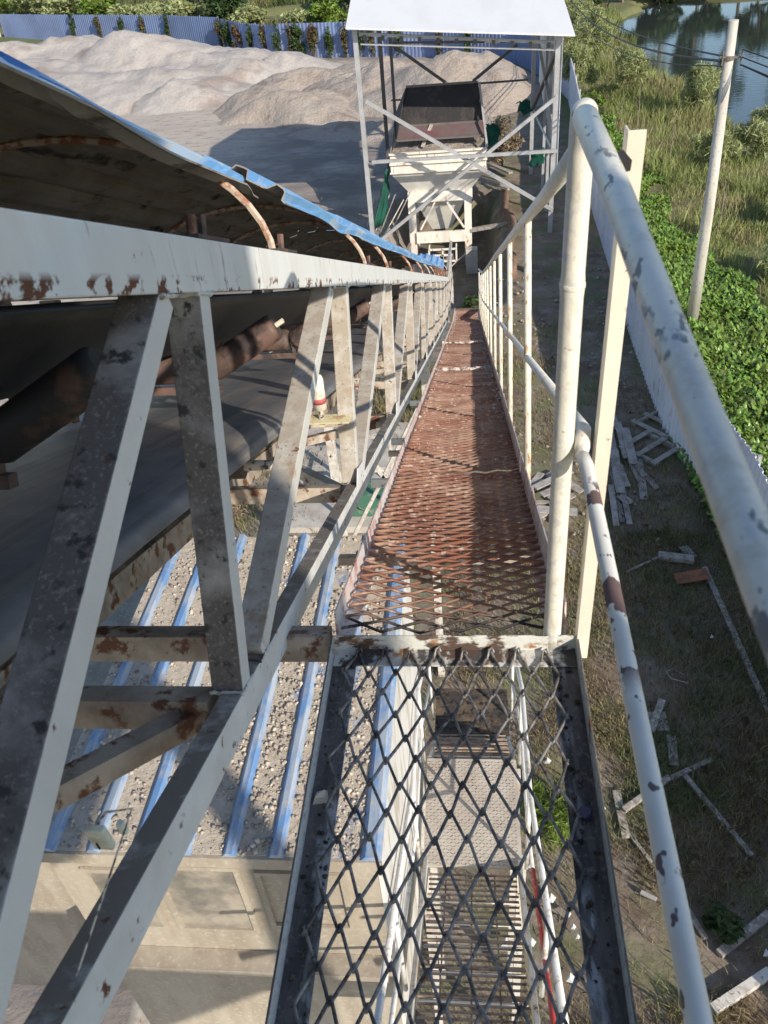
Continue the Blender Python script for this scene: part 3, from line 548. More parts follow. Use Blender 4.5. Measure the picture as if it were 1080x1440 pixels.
heap('gravel_heap', 'tallest pale grey gravel heap at the left in front of the fence', 'heap',
     [(-24.6, 67.5, 3.1, 0.50, 1.6), (-35, 68, 2.9, 0.42, 1.9), (-30.5, 70, 2.7, 0.4, 1.5), (-42, 64, 3.0, 0.42, 2), (-20.5, 64, 1.75, 0.45, 1.3), (-50, 60, 2.8, .4, 2), (-28, 60.5, 1.7, .30, 2.0), (-21.5, 60, 1.5, .3, 1.8), (-33, 63, 2.2, .32, 2.0), (-17, 65, 1.5, .33, 1.8)], -64, -9, 44, 80, 0.3, 21)
heap('gravel_heap', 'low lumpy grey heap right of the tallest heap', 'heap', [(-15.7, 61.5, 1.5, 0.5, 1.3), (-17.8, 56.5, 1.25, 0.45, 1.2), (-13.3, 64, 1.3, .42, 1.4)], -28, -4, 46, 72, 0.22, 33)
heap('gravel_heap', 'middle mottled sand heap above the big shadow', 'heap2', [(-10.2, 58, 1.15, 0.42, 1.4), (-9.3, 51, 1.2, 0.5, 1.6), (-11.9, 53.5, 1.1, .45, 1.3), (-7.4, 60, 1.0, .4, 1.4)], -20, 0, 43, 68, 0.22, 44)
heap('sand_heap', 'brown sand heap behind the shed, peak above the black hopper sheet', 'heap2', [(-0.3, 52, 2.35, 0.55, 1.35), (-4.2, 54.5, 1.9, 0.5, 1.4), (1.9, 49.5, 1.1, .5, 1.1), (-7.5, 56, 1.2, .45, 1.3)], -15, 4.9, 43, 63.5, 0.2, 55, 'sand heaps')
heap('sand_heap', 'low spread of dug sand at the foot of the heap behind the shed', 'heap2', [(-5.5, 45.2, 0.5, 0.3, 1.8), (-1.8, 46, 0.7, 0.35, 1.4)], -11, 4, 40, 51, 0.2, 66, 'sand heaps')

# ------------------------------------------------------------ fences
def fence(name, label, pts, mat, height, group, pitch=0.22, z0=None, posts=True, cap=False):
    a = pts[0]; root = empty(name, (a[0], a[1], float(ground_h(a[0], a[1]))), label, 'fence', group)
    mb = MB(); pm = MB(); verts = []
    L = 0
    for (x0, y0), (x1, y1) in zip(pts[:-1], pts[1:]):
        seg = math.hypot(x1 - x0, y1 - y0); n = max(1, int(seg / pitch)); nxn = (-(y1 - y0) / seg, (x1 - x0) / seg)
        for i in range(n):
            for q, (u, off) in enumerate(((0.0, 0), (0.35, 0), (0.45, 0.03), (0.8, 0.03), (0.9, 0))):
                t = (i + u) / n; verts.append((x0 + (x1 - x0) * t + nxn[0] * off, y0 + (y1 - y0) * t + nxn[1] * off))
        m = max(1, round(seg / 3.0))
        for i in range(m):
            t = i / m; px, py = x0 + (x1 - x0) * t, y0 + (y1 - y0) * t; g = float(ground_h(px, py))
            pm.box((px - nxn[0] * .07 - 0.03, py - nxn[1] * .07 - 0.03, g - 0.2), (px - nxn[0] * .07 + 0.03, py - nxn[1] * .07 + 0.03, g + height + 0.02))
        for hz in (0.25, 0.93):
            g0 = float(ground_h(x0, y0)); g1 = float(ground_h(x1, y1))
            pm.bar((x0 - nxn[0] * .035, y0 - nxn[1] * .035, g0 + height * hz), (x1 - nxn[0] * .035, y1 - nxn[1] * .035, g1 + height * hz), 0.04, 0.04, (0, 0, 1))
    verts.append(pts[-1]); vv = []; n = len(verts)
    for (x, y) in verts: vv.append((x, y, GZ - 0.25))
    for (x, y) in verts: vv.append((x, y, GZ + height))
    mb.add(vv, [(i, i + 1, n + i + 1, n + i) for i in range(n - 1)])
    sh = mb.build('sheet_panel', M[mat]); md = sh.modifiers.new('s', 'SOLIDIFY'); md.thickness = 0.006
    put(root, sh, pm.build('post_frame', M['galv'] if mat != 'fencefar' else M[mat]))
    return root
FR = [(4.75, 2.5), (4.8, 9.2), (4.85, 12.1), (4.3, 16.2), (4.32, 20.3), (4.45, 25), (4.6, 31), (4.85, 38)]
fence('sheet_fence', 'long pale corrugated fence running along the right of the site', FR, 'fence', 2.0, 'site fences')
fence('sheet_fence', 'pale fence stretch right of the shed, curving away behind it', [(4.85, 38.01), (5.3, 45), (5.6, 50), (5.0, 55.5)], 'fence', 2.1, 'site fences')
fence('sheet_fence', 'blue far fence stretch behind the shed and brown heap', [(5.0, 55.6), (3.4, 61.5), (-2.8, 66.6), (-7.5, 68.6)], 'fencefar', 2.3, 'site fences', 0.3)
fence('sheet_fence', 'blue far fence stretch with creepers left of the shed', [(-7.5, 68.7), (-12.5, 70.6), (-14.5, 71.4)], 'fencefar', 2.3, 'site fences', 0.3)
fence('sheet_fence', 'leaning blue fence stretch with gaps between creepers', [(-14.6, 71.4), (-18.2, 75), (-20.5, 78.5)], 'fencefar', 2.2, 'site fences', 0.3)
fence('sheet_fence', 'long blue fence stretch behind the tallest heap', [(-20.7, 78.6), (-26.8, 83.6), (-37, 90), (-49.5, 98)], 'fencefar', 2.3, 'site fences', 0.3)
mb = MB(); mb.box((-57.5, 97.5, GZ - .1), (-50.3, 99, GZ + 2.6)); o = mb.build('site_shed', M['hutwhite']); tag(o, 'small white box building at the left end of the far fence', 'building')
# creepers hanging over the far fence
fp = [(3.4, 61.5), (-2.8, 66.6), (-7.5, 68.6), (-12.5, 70.6), (-14.5, 71.4), (-18.2, 75), (-20.5, 78.5), (-26.8, 83.6), (-37, 90), (-49.5, 98)]
cum = [0]
for a, b in zip(fp[:-1], fp[1:]): cum.append(cum[-1] + math.hypot(b[0] - a[0], b[1] - a[1]))
cr = [4.3, 6.8, 10.2, 12.4, 13.4, 14.6, 16.0, 17.3, 18.6, 19.3, 20.6, 22.3, 24.2, 26.0, 28.3, 30.3, 38.0, 41.5, 44.5, 48, 52]
cl = ['behind the shed right half', 'behind the middle of the shed', 'just left of the shed left post', 'at the shed roof left corner', 'first left of the shed', 'second left of the shed', 'third left of the shed', 'widest dark one left of the shed', 'reddish one beside the widest', 'at the right of the leaning fence', 'thin, on the leaning fence', 'above the low lumpy heap', 'next to the fence gap', 'large, filling the fence gap', 'right of the tallest heap', 'over the right shoulder of the tallest heap', 'tall, left of the tallest heap summit', 'thin, over the left part of the tallest heap', 'reddish, left end of the tallest heap', 'near the left picture edge', 'against the white box building']
for k, sdist in enumerate(cr):
    x = float(np.interp(sdist, cum, [p[0] for p in fp])); y = float(np.interp(sdist, cum, [p[1] for p in fp])); big = k in (7, 8, 13, 14)
    g = float(ground_h(x, y)); root = empty('creeper', (x, y, g), 'creeper hanging on the far fence, ' + cl[k], 'creeper', 'creepers on the far fence')
    v, f = leaf_cloud((x, y - 0.22, g + 1.25), (0.75 if big else 0.38, 0.3, 1.4), 900 if big else 420, 0.13, 700 + k, 0.8, 12); put(root, np_mesh('foliage', v, f, M['leafD' if k % 2 else 'leafC']))
    mb = MB(); mb.tube([(x, y - .12, g - .1), (x + .1, y - .14, g + 1.1), (x - .05, y - .12, g + 2.3)], [0.03, 0.022, 0.01], 5); put(root, mb.build('stem', M['bark']))

# ------------------------------------------------------------ belt conveyor on its inclined truss
conv = empty('belt_conveyor', (-0.55, 24.5, -10.2), 'long inclined belt conveyor with white lattice truss and blue arched cover, left of the walkway', 'conveyor')
NX, FX_ = -0.55, -1.84
def path_bar(mb, x, h, wd_, th, s0, s1):
    ss = [s0, S_BEND, S_BEND + 1.5, s1] if s1 > S_BEND else [s0, s1]
    rings = []
    for s in ss:
        rings.append([S(s, x - wd_ / 2, h - th / 2), S(s, x + wd_ / 2, h - th / 2), S(s, x + wd_ / 2, h + th / 2), S(s, x - wd_ / 2, h + th / 2)])
    for a, b in zip(rings[:-1], rings[1:]): mb.prism(a, b)
for x, nm in ((NX, 'near'), (FX_, 'far')):
    mb = MB(); path_bar(mb, x, 0.955, 0.075, 0.10, -4.2, S_END); put(conv, mb.build('top_chord', M['chord'] if nm == 'near' else M['beam'], bevel=0.003))
    mb = MB(); path_bar(mb, x + 0.012, 0.0, 0.05, 0.092, -4.2, S_END); put(conv, mb.build('bottom_chord', M['lowchord'], bevel=0.003))
nodes = [-3.6, -1.68, -0.39, 1.56, 3.60, 5.66] + [5.66 + 2.05 * k for k in range(1, 10)]
proto = {}
def member(kind, p, q, mat):
    d = (q - p); mb = MB()
    # hollow-looking channel: web faces up the incline, flange faces the walkway
    mb.bar(p, q, 0.072, 0.062, (1, 0, 0)); o = mb.build(kind, M[mat], bevel=0.003); return o
for x in (NX, FX_):
    for k, s in enumerate(nodes):
        if x == FX_ and s > 12: continue
        mt = ('grimy' if s < 0 else 'truss') if x == NX else 'beam'
        put(conv, member('vertical_member', S(s, x, 0.045), S(s - 0.02, x, 0.903), mt))
        if k + 1 < len(nodes):
            put(conv, member('diagonal_member', S(s + 0.16, x - 0.001, 0.045), S(nodes[k + 1] - (0.22 if k < 2 else 0.40), x - 0.001, 0.903), 'truss' if (x == NX and s > -1) else mt))
        if k % 1 == 0 and x == NX and s > 0:
            g = MB(); c = S(s, NX + 0.0395, 0.0)
            g.prism([S(s - 0.10, NX + 0.039, 0.035), S(s + 0.20, NX + 0.039, 0.035), S(s + 0.10, NX + 0.039, 0.12), S(s - 0.05, NX + 0.039, 0.12)],
                    [S(s - 0.10, NX + 0.044, 0.035), S(s + 0.20, NX + 0.044, 0.035), S(s + 0.10, NX + 0.044, 0.12), S(s - 0.05, NX + 0.044, 0.12)])
            put(conv, g.build('gusset_plate', M['lowchord']))
for k, s in enumerate(nodes):
    mb = MB(); mb.bar(S(s - 0.02, NX - 0.04, 0.0), S(s - 0.02, FX_ + 0.04, 0.0), 0.075, 0.07, DV); put(conv, mb.build('cross_beam', M['beam'], bevel=0.002))
    if k + 1 < len(nodes) and s < 12:
        mb = MB(); mb.bar(S(s + (0.04), NX - 0.04, -0.02), S(nodes[k + 1] - 0.06, FX_ + 0.05, -0.02) if k % 2 else S(s - 1.8, FX_ + 0.05, -0.02), 0.06, 0.05, DV); put(conv, mb.build('lateral_brace', M['steelw'] if k % 2 else M['beam']))
mb = MB(); mb.bar(S(0.04, FX_, -0.05), S(0.04, -0.40, -0.05), 0.075, 0.08, NV); put(conv, mb.build('cross_beam', M['beam'], bevel=0.002))
mb = MB(); path_bar(mb, -1.14, 0.02, 0.07, 0.10, -2.5, 9.0); put(conv, mb.build('belt_stringer', M['beam'], bevel=0.002))
# weld seams where the near members meet the chords
for k, s in enumerate(nodes):
    if not (-2 < s < 8): continue
    for (ss_, h_) in ((s, 0.047), (s - 0.02, 0.902), (s + 0.16, 0.047), (s - (0.22 if k < 3 else 0.40), 0.902)):
        rr_ = random.Random(int(ss_ * 100) + int(h_ * 10)); pts = [S(ss_ - 0.045 + 0.09 * i / 8, NX + 0.037 + rr_.uniform(-.001, .0015), h_ + rr_.uniform(-.002, .002)) for i in range(9)]
        pts2 = [S(ss_ - 0.036, NX + 0.037 - 0.075 * i / 8, h_ + rr_.uniform(-.002, .002)) for i in range(9)]
        mb = MB(); mb.tube(pts, [0.0035 + rr_.uniform(0, .0025) for _ in pts], 6); mb.tube(pts2, [0.0035 + rr_.uniform(0, .0025) for _ in pts2], 6); put(conv, mb.build('weld_bead', M['crossframe'], smooth=True))
# belts
def sheet(prof, s0, s1, ds, name, mat, wob=0.0, thick=0.011, seed=0, par=conv):
    ss = np.arange(s0, s1 + 1e-6, ds); mb = MB(); n = len(prof)
    vs = []
    for s in ss:
        for j, (x, h) in enumerate(prof):
            e = wob * float(fbm(s * 1.0, x * 2.0 + 9, 1.3, 3, 80 + seed)); vs.append(S(s, x + (e * 0.6 if j in (0, n - 1) else 0), h + e))
    fs = [(i * n + j, i * n + j + 1, (i + 1) * n + j + 1, (i + 1) * n + j) for i in range(len(ss) - 1) for j in range(n - 1)]
    mb.add(vs, fs); o = mb.build(name, mat if isinstance(mat, list) else M[mat], smooth=True); md = o.modifiers.new('solid', 'SOLIDIFY'); md.thickness = thick; md.offset = 0; put(par, o); return o
up = [(-0.79, .885), (-0.82, .86), (-0.98, .730), (-1.06, .70), (-1.30, .70), (-1.38, .730), (-1.55, .86), (-1.59, .885)]
sheet(up, -4.0, 23.5, 0.25, 'carrying_belt', 'belt_up', 0.006, 0.012)
rt = [(-0.715, .375), (-0.735, .40), (-0.80, .415), (-1.0, .42), (-1.2, .42), (-1.45, .42), (-1.60, .415), (-1.66, .395)]
sheet(rt, -4.0, 23.5, 0.12, 'return_belt', 'belt_ret', 0.012, 0.012, 3)
sheet([(-1.1, .08), (-1.14, .12), (-1.2, .115), (-1.45, .11), (-1.74, .13), (-1.78, .2)], -4.0, 5.5, 0.2, 'spillage_tray', 'tray', 0.02, 0.006, 5)
# troughing idlers: a bracket and three rollers, every 1.25 m
def roller(par, p, q, r, mat, shaft=True):
    p = Vector(p); q = Vector(q); d = (q - p).normalized(); mb = MB()
    mb.tube([p, p + d * 0.012, p + d * 0.02, q - d * 0.02, q - d * 0.012, q], [r * 0.8, r * 0.95, r, r, r * 0.95, r * 0.8], 20); o = mb.build('roller', M[mat], smooth=True); o.parent = par
    sb = MB(); sb.tube([p - d * 0.045, q + d * 0.035], 0.010, 8); s_ = sb.build('roller_shaft', M['shaft'], smooth=True); s_.parent = par
def idler(s, mat):
    br = MB(); base = 0.545
    br.bar(S(s, -0.95, base), S(s, FX_ + 0.03, base), 0.035, 0.03, DV)
    for x, h in ((-0.98, .60), (-1.38, .60)):
        br.bar(S(s, x, base), S(s, x, h), 0.04, 0.012, DV)
    o = br.build('idler', M['roller']); put(conv, o)
    roller(o, S(s, -1.00, .630), S(s, -1.36, .630), 0.060, mat); roller(o, S(s, -0.985, .62), S(s, -0.72, .775), 0.052, mat); roller(o, S(s, -1.385, .63), S(s, -1.65, .775), 0.060, mat)
for k in range(15):
    idler(-0.45 + 1.50 * k, 'blackroller' if k < 1 else 'roller')
for s in (0.6, 3.0, 5.4, 7.8, 10.2):
    mb = MB(); mb.tube([S(s, NX - 0.05, .34), S(s, FX_ + .05, .34)], 0.018, 8); a = mb.build('return_shaft', M['shaft']); put(conv, a)
    mb = MB(); mb.tube([S(s, -.76, .34), S(s, -1.64, .34)], 0.045, 14); a = mb.build('return_roller', M['roller'], smooth=True); put(conv, a)
# arched sheet cover, its walkway-side edge cut short so that the ribs show
CX, CA, CB, CH = (NX + FX_) / 2, 0.65, 0.385, 0.975
def arch(th, s, dr=0.0): return S(s, CX + (CA + dr) * math.cos(th), CH + (CB + dr) * math.sin(th))
sheets = [(-4.2, 0.95, 37, 0), (0.87, 3.1, 32, 1), (3.02, 5.2, 29, 2), (5.12, 7.6, 31, 3), (7.5, 10.2, 28, 4), (10.1, 13.2, 30, 5), (13.1, 16.6, 28, 6), (16.5, 20.5, 30, 7)]
for (s0, s1, t0, k) in sheets:
    mb = MB(); nt_ = 104; ss = np.arange(s0, s1 + 0.01, 0.1); vs = []
    for s in ss:
        edge = R(t0 + (2.0 if k < 2 else 0.8) * float(fbm(s, 0.5, 0.9, 3, 90 + k)) + (3 * math.exp(-((s - s1) / 0.28) ** 2) if k in (0, 2, 4) else 0))
        for j in range(nt_ + 1):
            u = j / nt_; th = edge + (R(181) - edge) * u
            arc = th * 0.62; ph = (arc / 0.155) % 1.0
            dr = 0.034 * max(0, min(1, (0.5 - abs(ph - 0.5)) * 9 - 2.2)) + 0.004 * k % 0.012
            lift = (0.030 if k < 2 else 0.008) * float(fbm(s, 3.1, 1.2, 2, 95 + k)) * math.exp(-((th - edge) / 0.35) ** 2)
            vs.append(arch(th, s, dr + lift))
    n = nt_ + 1
    mb.add(vs, [(i * n + j, i * n + j + 1, (i + 1) * n + j + 1, (i + 1) * n + j) for i in range(len(ss) - 1) for j in range(nt_)])
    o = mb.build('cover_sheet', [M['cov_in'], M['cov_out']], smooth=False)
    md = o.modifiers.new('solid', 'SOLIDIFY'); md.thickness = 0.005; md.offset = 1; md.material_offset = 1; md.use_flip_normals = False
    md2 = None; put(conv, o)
for k, s in enumerate([-0.32, 0.42, 2.62, 3.9, 6.4, 8.4, 10.3, 12.1, 14.0, 16.0, 18.0, 20.0]):
    mb = MB()
    pts = [arch(R(a), s, -0.014) for a in range(78 if k == 0 else 2, 180, 8)]; mb.tube(pts, 0.011 if k else 0.013, 6); put(conv, mb.build('cover_rib', M['rib'] if k < 1 else M['ribpale']))
    b = MB(); b.bar(S(s - 0.06, NX, 1.012), S(s + 0.16, NX, 1.012), 0.05, 0.008, (1, 0, 0)); b.tube([S(s + .05, NX, 1.01), S(s + .05, NX, 1.06)], 0.010, 6); put(conv, b.build('rib_bracket', M['roller']))
for k in range(14):   # short rusty loops near the tail
    s = 12.6 + 0.5 * k; mb = MB(); mb.tube([S(s, NX, 1.0), S(s + .05, NX - 0.05, 1.16), S(s + .1, NX - .2, 1.26)], 0.012, 5); put(conv, mb.build('cover_hook', M['rib']))
mb = MB(); mb.tube([S(-0.34, NX, 1.005), S(-0.34, NX, 1.055)], 0.010, 10); put(conv, mb.build('stub_pipe', M['rib']))
# tail drum and legs near the hopper
mb = MB(); mb.tube([S(23.6, -0.75, .62), S(23.6, -1.65, .62)], 0.20, 24); put(conv, mb.build('tail_drum', M['roller'], smooth=True))
for s in (8.0, 16.0, 24.6):
    for x in (NX, FX_):
        p = S(s, x, -0.05); mb = MB(); mb.bar(p, (p.x, p.y, float(ground_h(p.x, p.y)) - 0.1), 0.11, 0.11, (1, 0, 0)); put(conv, mb.build('support_leg', M['steelw'], bevel=0.004))
    if s == 8.0:
        a = S(s, NX, -0.05); b = S(s, FX_, -0.05)
        for (z0, z1) in ((-0.4, -3.0), (-3.0, -0.4)):
            mb = MB(); mb.bar((a.x, a.y + 0.06, a.z + z0), (b.x, b.y + 0.06, b.z + z1), 0.05, 0.05, (0, 0, 1)); put(conv, mb.build('leg_brace', M['steelw']))

# pull switch standing on a bracket on the second vertical
p = onY(452, 588, 3.05); sw = empty('pull_switch', tuple(p), 'small white cylinder switch with a red band on a bracket beside the second truss upright', 'switch')
sc_ = 1.0; mb = MB(); mb.tube([p + Vector((0, 0, .0)), p + Vector((0, 0, .05))], 0.012, 10); put(sw, mb.build('stem', M['shaft']))
mb = MB(); mb.tube([p + Vector((0, 0, z)) for z in (.05, .052, .19, .205, .212)], [0.026, 0.031, 0.031, 0.026, 0.012], 20); put(sw, mb.build('body', M['switch'], smooth=True))
mb = MB(); mb.tube([p + Vector((0, 0, .082)), p + Vector((0, 0, .108))], 0.0318, 20); put(sw, mb.build('band', M['redband'], smooth=True))
mb = MB(); mb.bar(p + Vector((-.05, 0, -.006)), p + Vector((.125, .0, -.006)), 0.07, 0.008, (0, 1, 0)); mb.bar(p + Vector((0, 0, -.04)), p + Vector((0, 0, -.01)), 0.02, 0.02); put(sw, mb.build('bracket', M['yellowplate']))
# pale plastic tag wired to the bottom chord
q = onY(142, 1180, 0.62); tg = empty('plastic_box', tuple(q), 'pale green plastic box hanging by wire from the bottom chord at lower left', 'box')
mb = MB(); mb.bar(q + Vector((0.004, -.006, .040)), q + Vector((-0.004, .006, -.030)), 0.030, 0.012, (1, 0, 0)); put(tg, mb.build('body', M['tagplastic'], bevel=0.003))
mb = MB(); mb.tube([q + Vector((0.0, -.012, .008)), q + Vector((0.001, -.012, -.006))], 0.0016, 6); put(tg, mb.build('keyhole', M['plain_blackrubber']))
mb = MB(); mb.bar(q + Vector((0.026, .02, .012)), q + Vector((0.023, .024, -.02)), 0.012, 0.01, (1, 0, 0)); put(tg, mb.build('lug', M['tagplastic'], bevel=0.002))
mb = MB(); mb.tube([q + Vector((0.005, 0, .036)), q + Vector((0.02, .01, .055)), q + Vector((0.055, .02, .05)), S(-1.3, NX, -0.05)], 0.0022, 6); put(tg, mb.build('wire', M['shaft']))

# ------------------------------------------------------------ sloped walkway
WL, WR = -0.375, 0.235
walk = empty('sloped_walkway', (0, Y0, 0), 'long sloping walkway of rusty red expanded metal running down to the hopper', 'walkway')
LWD, SR = 0.105, 0.040
def panel(s0, s1, seed, dh):
    rows = int((s1 - s0) / SR); x0, x1 = WL + 0.01, WR - 0.006; n = int((x1 - x0) / (LWD / 2)); V = []; Fq = []
    tl = math.radians(22)
    for j in range(rows):
        s = s0 + (j + .5) * SR; base = len(V); far = s > 9
        for i in range(n + 1):
            x = x0 + (x1 - x0) * i / n; z = SR / 2 * (1 if (i + j) % 2 else -1) * 0.92
            hh = dh + 0.006 * float(fbm(s * 1.0, x * 3, 0.7, 2, seed)) - 0.012 * math.sin(math.pi * (x - x0) / (x1 - x0))
            ln = 0.008 + 0.013 * min(1, max(0, (s - 0.25) / 0.6)); t = 0.0022
            for (a, b) in ((-ln / 2, -t), (-ln / 2, t), (ln / 2, t), (ln / 2, -t)):
                ds = -a * math.sin(tl) * 0.9 + b * math.cos(tl); dz = a * math.cos(tl) + b * math.sin(tl)
                V.append(S(s + z + ds, x, hh + dz))
        for i in range(n):
            for q in range(4):
                Fq.append((base + i * 4 + q, base + i * 4 + (q + 1) % 4, base + (i + 1) * 4 + (q + 1) % 4, base + (i + 1) * 4 + q))
    return np_mesh('grating_panel', np.array([tuple(v) for v in V]), Fq, M['grate'])
cuts = [0.03, 1.95, 3.05, 4.75, 6.65, 8.6, 10.5, 12.4, 14.4, 16.4, 18.4, 20.05]
for k, (a, b) in enumerate(zip(cuts[:-1], cuts[1:])):
    o = panel(a, b - 0.012, 120 + k, 0.004 * (k % 2)); put(walk, o)
for x, nm in ((WL, 0), (WR, 1)):
    for a, b in ((0.03, 1.98), (1.99, 4.75), (4.76, 8.6), (8.61, 12.4), (12.41, 16.4), (16.41, 20.1)):
        sgn = -1 if x == WL else 1
        mb = MB(); mb.prism([S(a, x, -0.03), S(a, x + 0.005 * sgn, -0.03), S(a, x + 0.007 * sgn, 0.075 if nm else 0.05), S(a, x + 0.002 * sgn, 0.075 if nm else 0.05)],
                            [S(b, x, -0.03), S(b, x + 0.005 * sgn, -0.03), S(b, x + 0.007 * sgn, 0.075 if nm else 0.05), S(b, x + 0.002 * sgn, 0.075 if nm else 0.05)])
        mb.prism([S(a, x, -0.035), S(a, x - 0.04 * sgn, -0.035), S(a, x - 0.04 * sgn, -0.03), S(a, x, -0.0305)], [S(b, x, -0.035), S(b, x - 0.04 * sgn, -0.035), S(b, x - 0.04 * sgn, -0.03), S(b, x, -0.0305)])
        put(walk, mb.build('toe_plate', M['toe']))
for s in cuts[1:]:
    mb = MB(); mb.bar(S(s, NX + 0.045, -0.055), S(s, WR + 0.01, -0.055), 0.04, 0.04, DV); put(walk, mb.build('bearer', M['steelw']))
for s in (6.65, 10.5):
    mb = MB(); r = random.Random(int(s)); pts = [S(s + r.uniform(-.02, .02), WL + (WR - WL) * i / 14, 0.012 + r.uniform(-.004, .01)) for i in range(15)]
    mb.tube(pts, [0.017 + r.uniform(-.006, .01) for _ in pts], 8); put(walk, mb.build('caked_joint', M['slagbar']))
for s in (0.9, 2.9, 4.9, 8.9, 12.9, 16.9):   # brackets tying walkway to truss
    mb = MB(); mb.bar(S(s, NX + 0.04, -0.10), S(s, WR, -0.10), 0.05, 0.03, DV); put(walk, mb.build('bearer', M['beam']))
# small stones lying on the grating
def stones(n, fn, name, lab, mat='stone', smin=0.006, smax=0.02, seed=3):
    r = np.random.RandomState(seed); base = np.array([(0, 0, 1), (1, 0, .1), (.3, .95, 0), (-.8, .6, .1), (-.8, -.6, 0), (.3, -.95, .1), (0, 0, -.8)], float)
    tri = np.array([(0, 1, 2), (0, 2, 3), (0, 3, 4), (0, 4, 5), (0, 5, 1), (6, 2, 1), (6, 3, 2), (6, 4, 3), (6, 5, 4), (6, 1, 5)]); V = []; F = []
    for i in range(n):
        p = fn(r); sz = smin + (smax - smin) * r.rand() ** (2.2 if n < 5000 else 4.5); a = r.rand() * 6.28; q = base * (0.75 + 0.5 * r.rand(7, 1)) * np.array([1, 0.6 + .4 * r.rand(), 0.5 + .4 * r.rand()])
        c, s_ = math.cos(a), math.sin(a); q = np.stack([q[:, 0] * c - q[:, 1] * s_, q[:, 0] * s_ + q[:, 1] * c, q[:, 2]], 1)
        V.append(q * sz + np.array(p) + np.array([0, 0, sz * 0.35])); F.append(tri + 7 * i)
    return tag(np_mesh(name, np.concatenate(V), np.concatenate(F), M[mat]), lab, 'gravel', kind='stuff')
def on_walk(r):
    s = 3 + 17 * r.rand(); side = r.rand() < 0.75; x = WR - 0.015 - 0.07 * r.rand() ** 2 if side else WL + 0.02 + 0.05 * r.rand(); return tuple(S(s, x, 0.012))
stones(420, on_walk, 'walkway_gravel', 'loose stones gathered along the edges of the red walkway', 'stone', 0.006, 0.02, 4)

# ------------------------------------------------------------ level platform in front of the camera
plat = empty('level_platform', (0, 0.2, 0), 'short level platform of diamond wire mesh in a grimy peeling angle frame, nearest the viewer', 'platform')
PY0, PY1 = -0.45, 1.515
mb = MB(); mb.ell((-0.385, PY0, -0.055), (-0.385, PY1, -0.055), 0.068, 0.062, 0.005, (1, 0, 0), (0, 0, 1)); put(plat, mb.build('frame_rail', M['frame'], bevel=0.0012))
mb = MB(); mb.ell((0.268, PY0, -0.055), (0.268, PY1, -0.055), 0.072, 0.062, 0.005, (-1, 0, 0), (0, 0, 1)); put(plat, mb.build('frame_rail', M['frame'], bevel=0.0012))
mb = MB(); mb.ell((-0.379, PY1, -0.048), (0.262, PY1, -0.048), 0.062, 0.056, 0.005, (0, -1, 0), (0, 0, 1)); put(plat, mb.build('cross_angle', M['crossframe'], bevel=0.0012))
mb = MB(); mb.ell((-0.379, PY0, -0.048), (0.262, PY0, -0.048), 0.062, 0.056, 0.005, (0, 1, 0), (0, 0, 1)); put(plat, mb.build('cross_angle', M['crossframe'], bevel=0.0012))
mb = MB(); DW, DH = 0.0705, 0.133; yt = 1.487; nc = 8; xs0 = -0.312; rw = 0.0038
r = random.Random(5)
def mp(i, j):  # lattice vertex; i in half columns, j in half rows downward
    jx = 0.0045 * math.sin(i * 3.1 + j * 1.7) + 0.004 * math.sin(j * .9); jy = 0.005 * math.sin(i * 1.3 + j * 2.9); return Vector((xs0 + i * DW / 2 + jx, yt - j * DH / 2 + jy, -0.036))
nj = 28
for j in range(nj):
    for i in range(-1, 2 * nc):
        if (i + j) % 2: continue
        for di in (-1, 1):
            i2 = i + di
            if i2 < -1 or i2 > 2 * nc - 1: continue
            a, b = mp(i, j), mp(i2, j + 1); z1 = Vector((0, 0, 0.0032 * di)); m_ = (a + b) / 2
            e = (b - a) * 0.08
            p0, p1 = a + Vector((0.0012 * di, 0.0042, 0.0026 * di)), b + Vector((-0.0012 * di, -0.0042, -0.0026 * di))
            if i2 in (-1, 2 * nc - 1) or i in (-1, 2 * nc - 1): pass
            mb.tube([p0 - e * 0.6 + Vector((0, 0, .001)), p0 + e * 1.2, m_ + z1 * 0.2, p1 - e * 1.2, p1 + e * 0.6 - Vector((0, 0, .001))], rw, 6)
for i in range(0, 2 * nc, 2):
    a = mp(i, 0); mb.tube([a + Vector((-.009, -.022, 0.0)), a + Vector((-.003, .008, .006)), a + Vector((.006, .012, .010)), a + Vector((.010, .000, .004))], 0.0032, 6)
put(plat, mb.build('wire_mesh', M['wire'], smooth=True))
def on_frame(r):
    y = -0.2 + 1.7 * r.rand(); return (-0.372 + 0.05 * r.rand(), y, -0.049) if r.rand() < .55 else (0.206 + 0.055 * r.rand(), y, -0.049)
stones(260, on_frame, 'frame_grit', 'dark grit and pebbles caught in the platform frame', 'tray', 0.0015, 0.009, 8)
for k, (x, y, s_, m_, nm, lb) in enumerate([(-0.357, 1.06, 0.018, 'stone', 'stone_chip', 'grey stone chip lying on the left platform frame'), (0.232, 1.03, 0.015, 'bottlecap', 'bottle_cap', 'dark violet cap lying on the right platform frame')]):
    mb = MB()
    if k == 0: mb.prism([(x - s_, y - s_, -.05), (x + s_, y - s_ * .7, -.05), (x + s_ * .7, y + s_, -.05), (x - s_ * .8, y + s_ * .6, -.05)], [(x - s_ * .6, y - s_ * .5, -.032), (x + s_ * .5, y - s_ * .4, -.036), (x + s_ * .4, y + s_ * .6, -.034), (x - s_ * .5, y + s_ * .3, -.036)])
    else: mb.tube([(x, y, -.05), (x, y, -.036), (x, y, -.032)], [s_, s_, s_ * .8], 18)
    tag(mb.build(nm, M[m_]), lb, nm.replace('_', ' '))

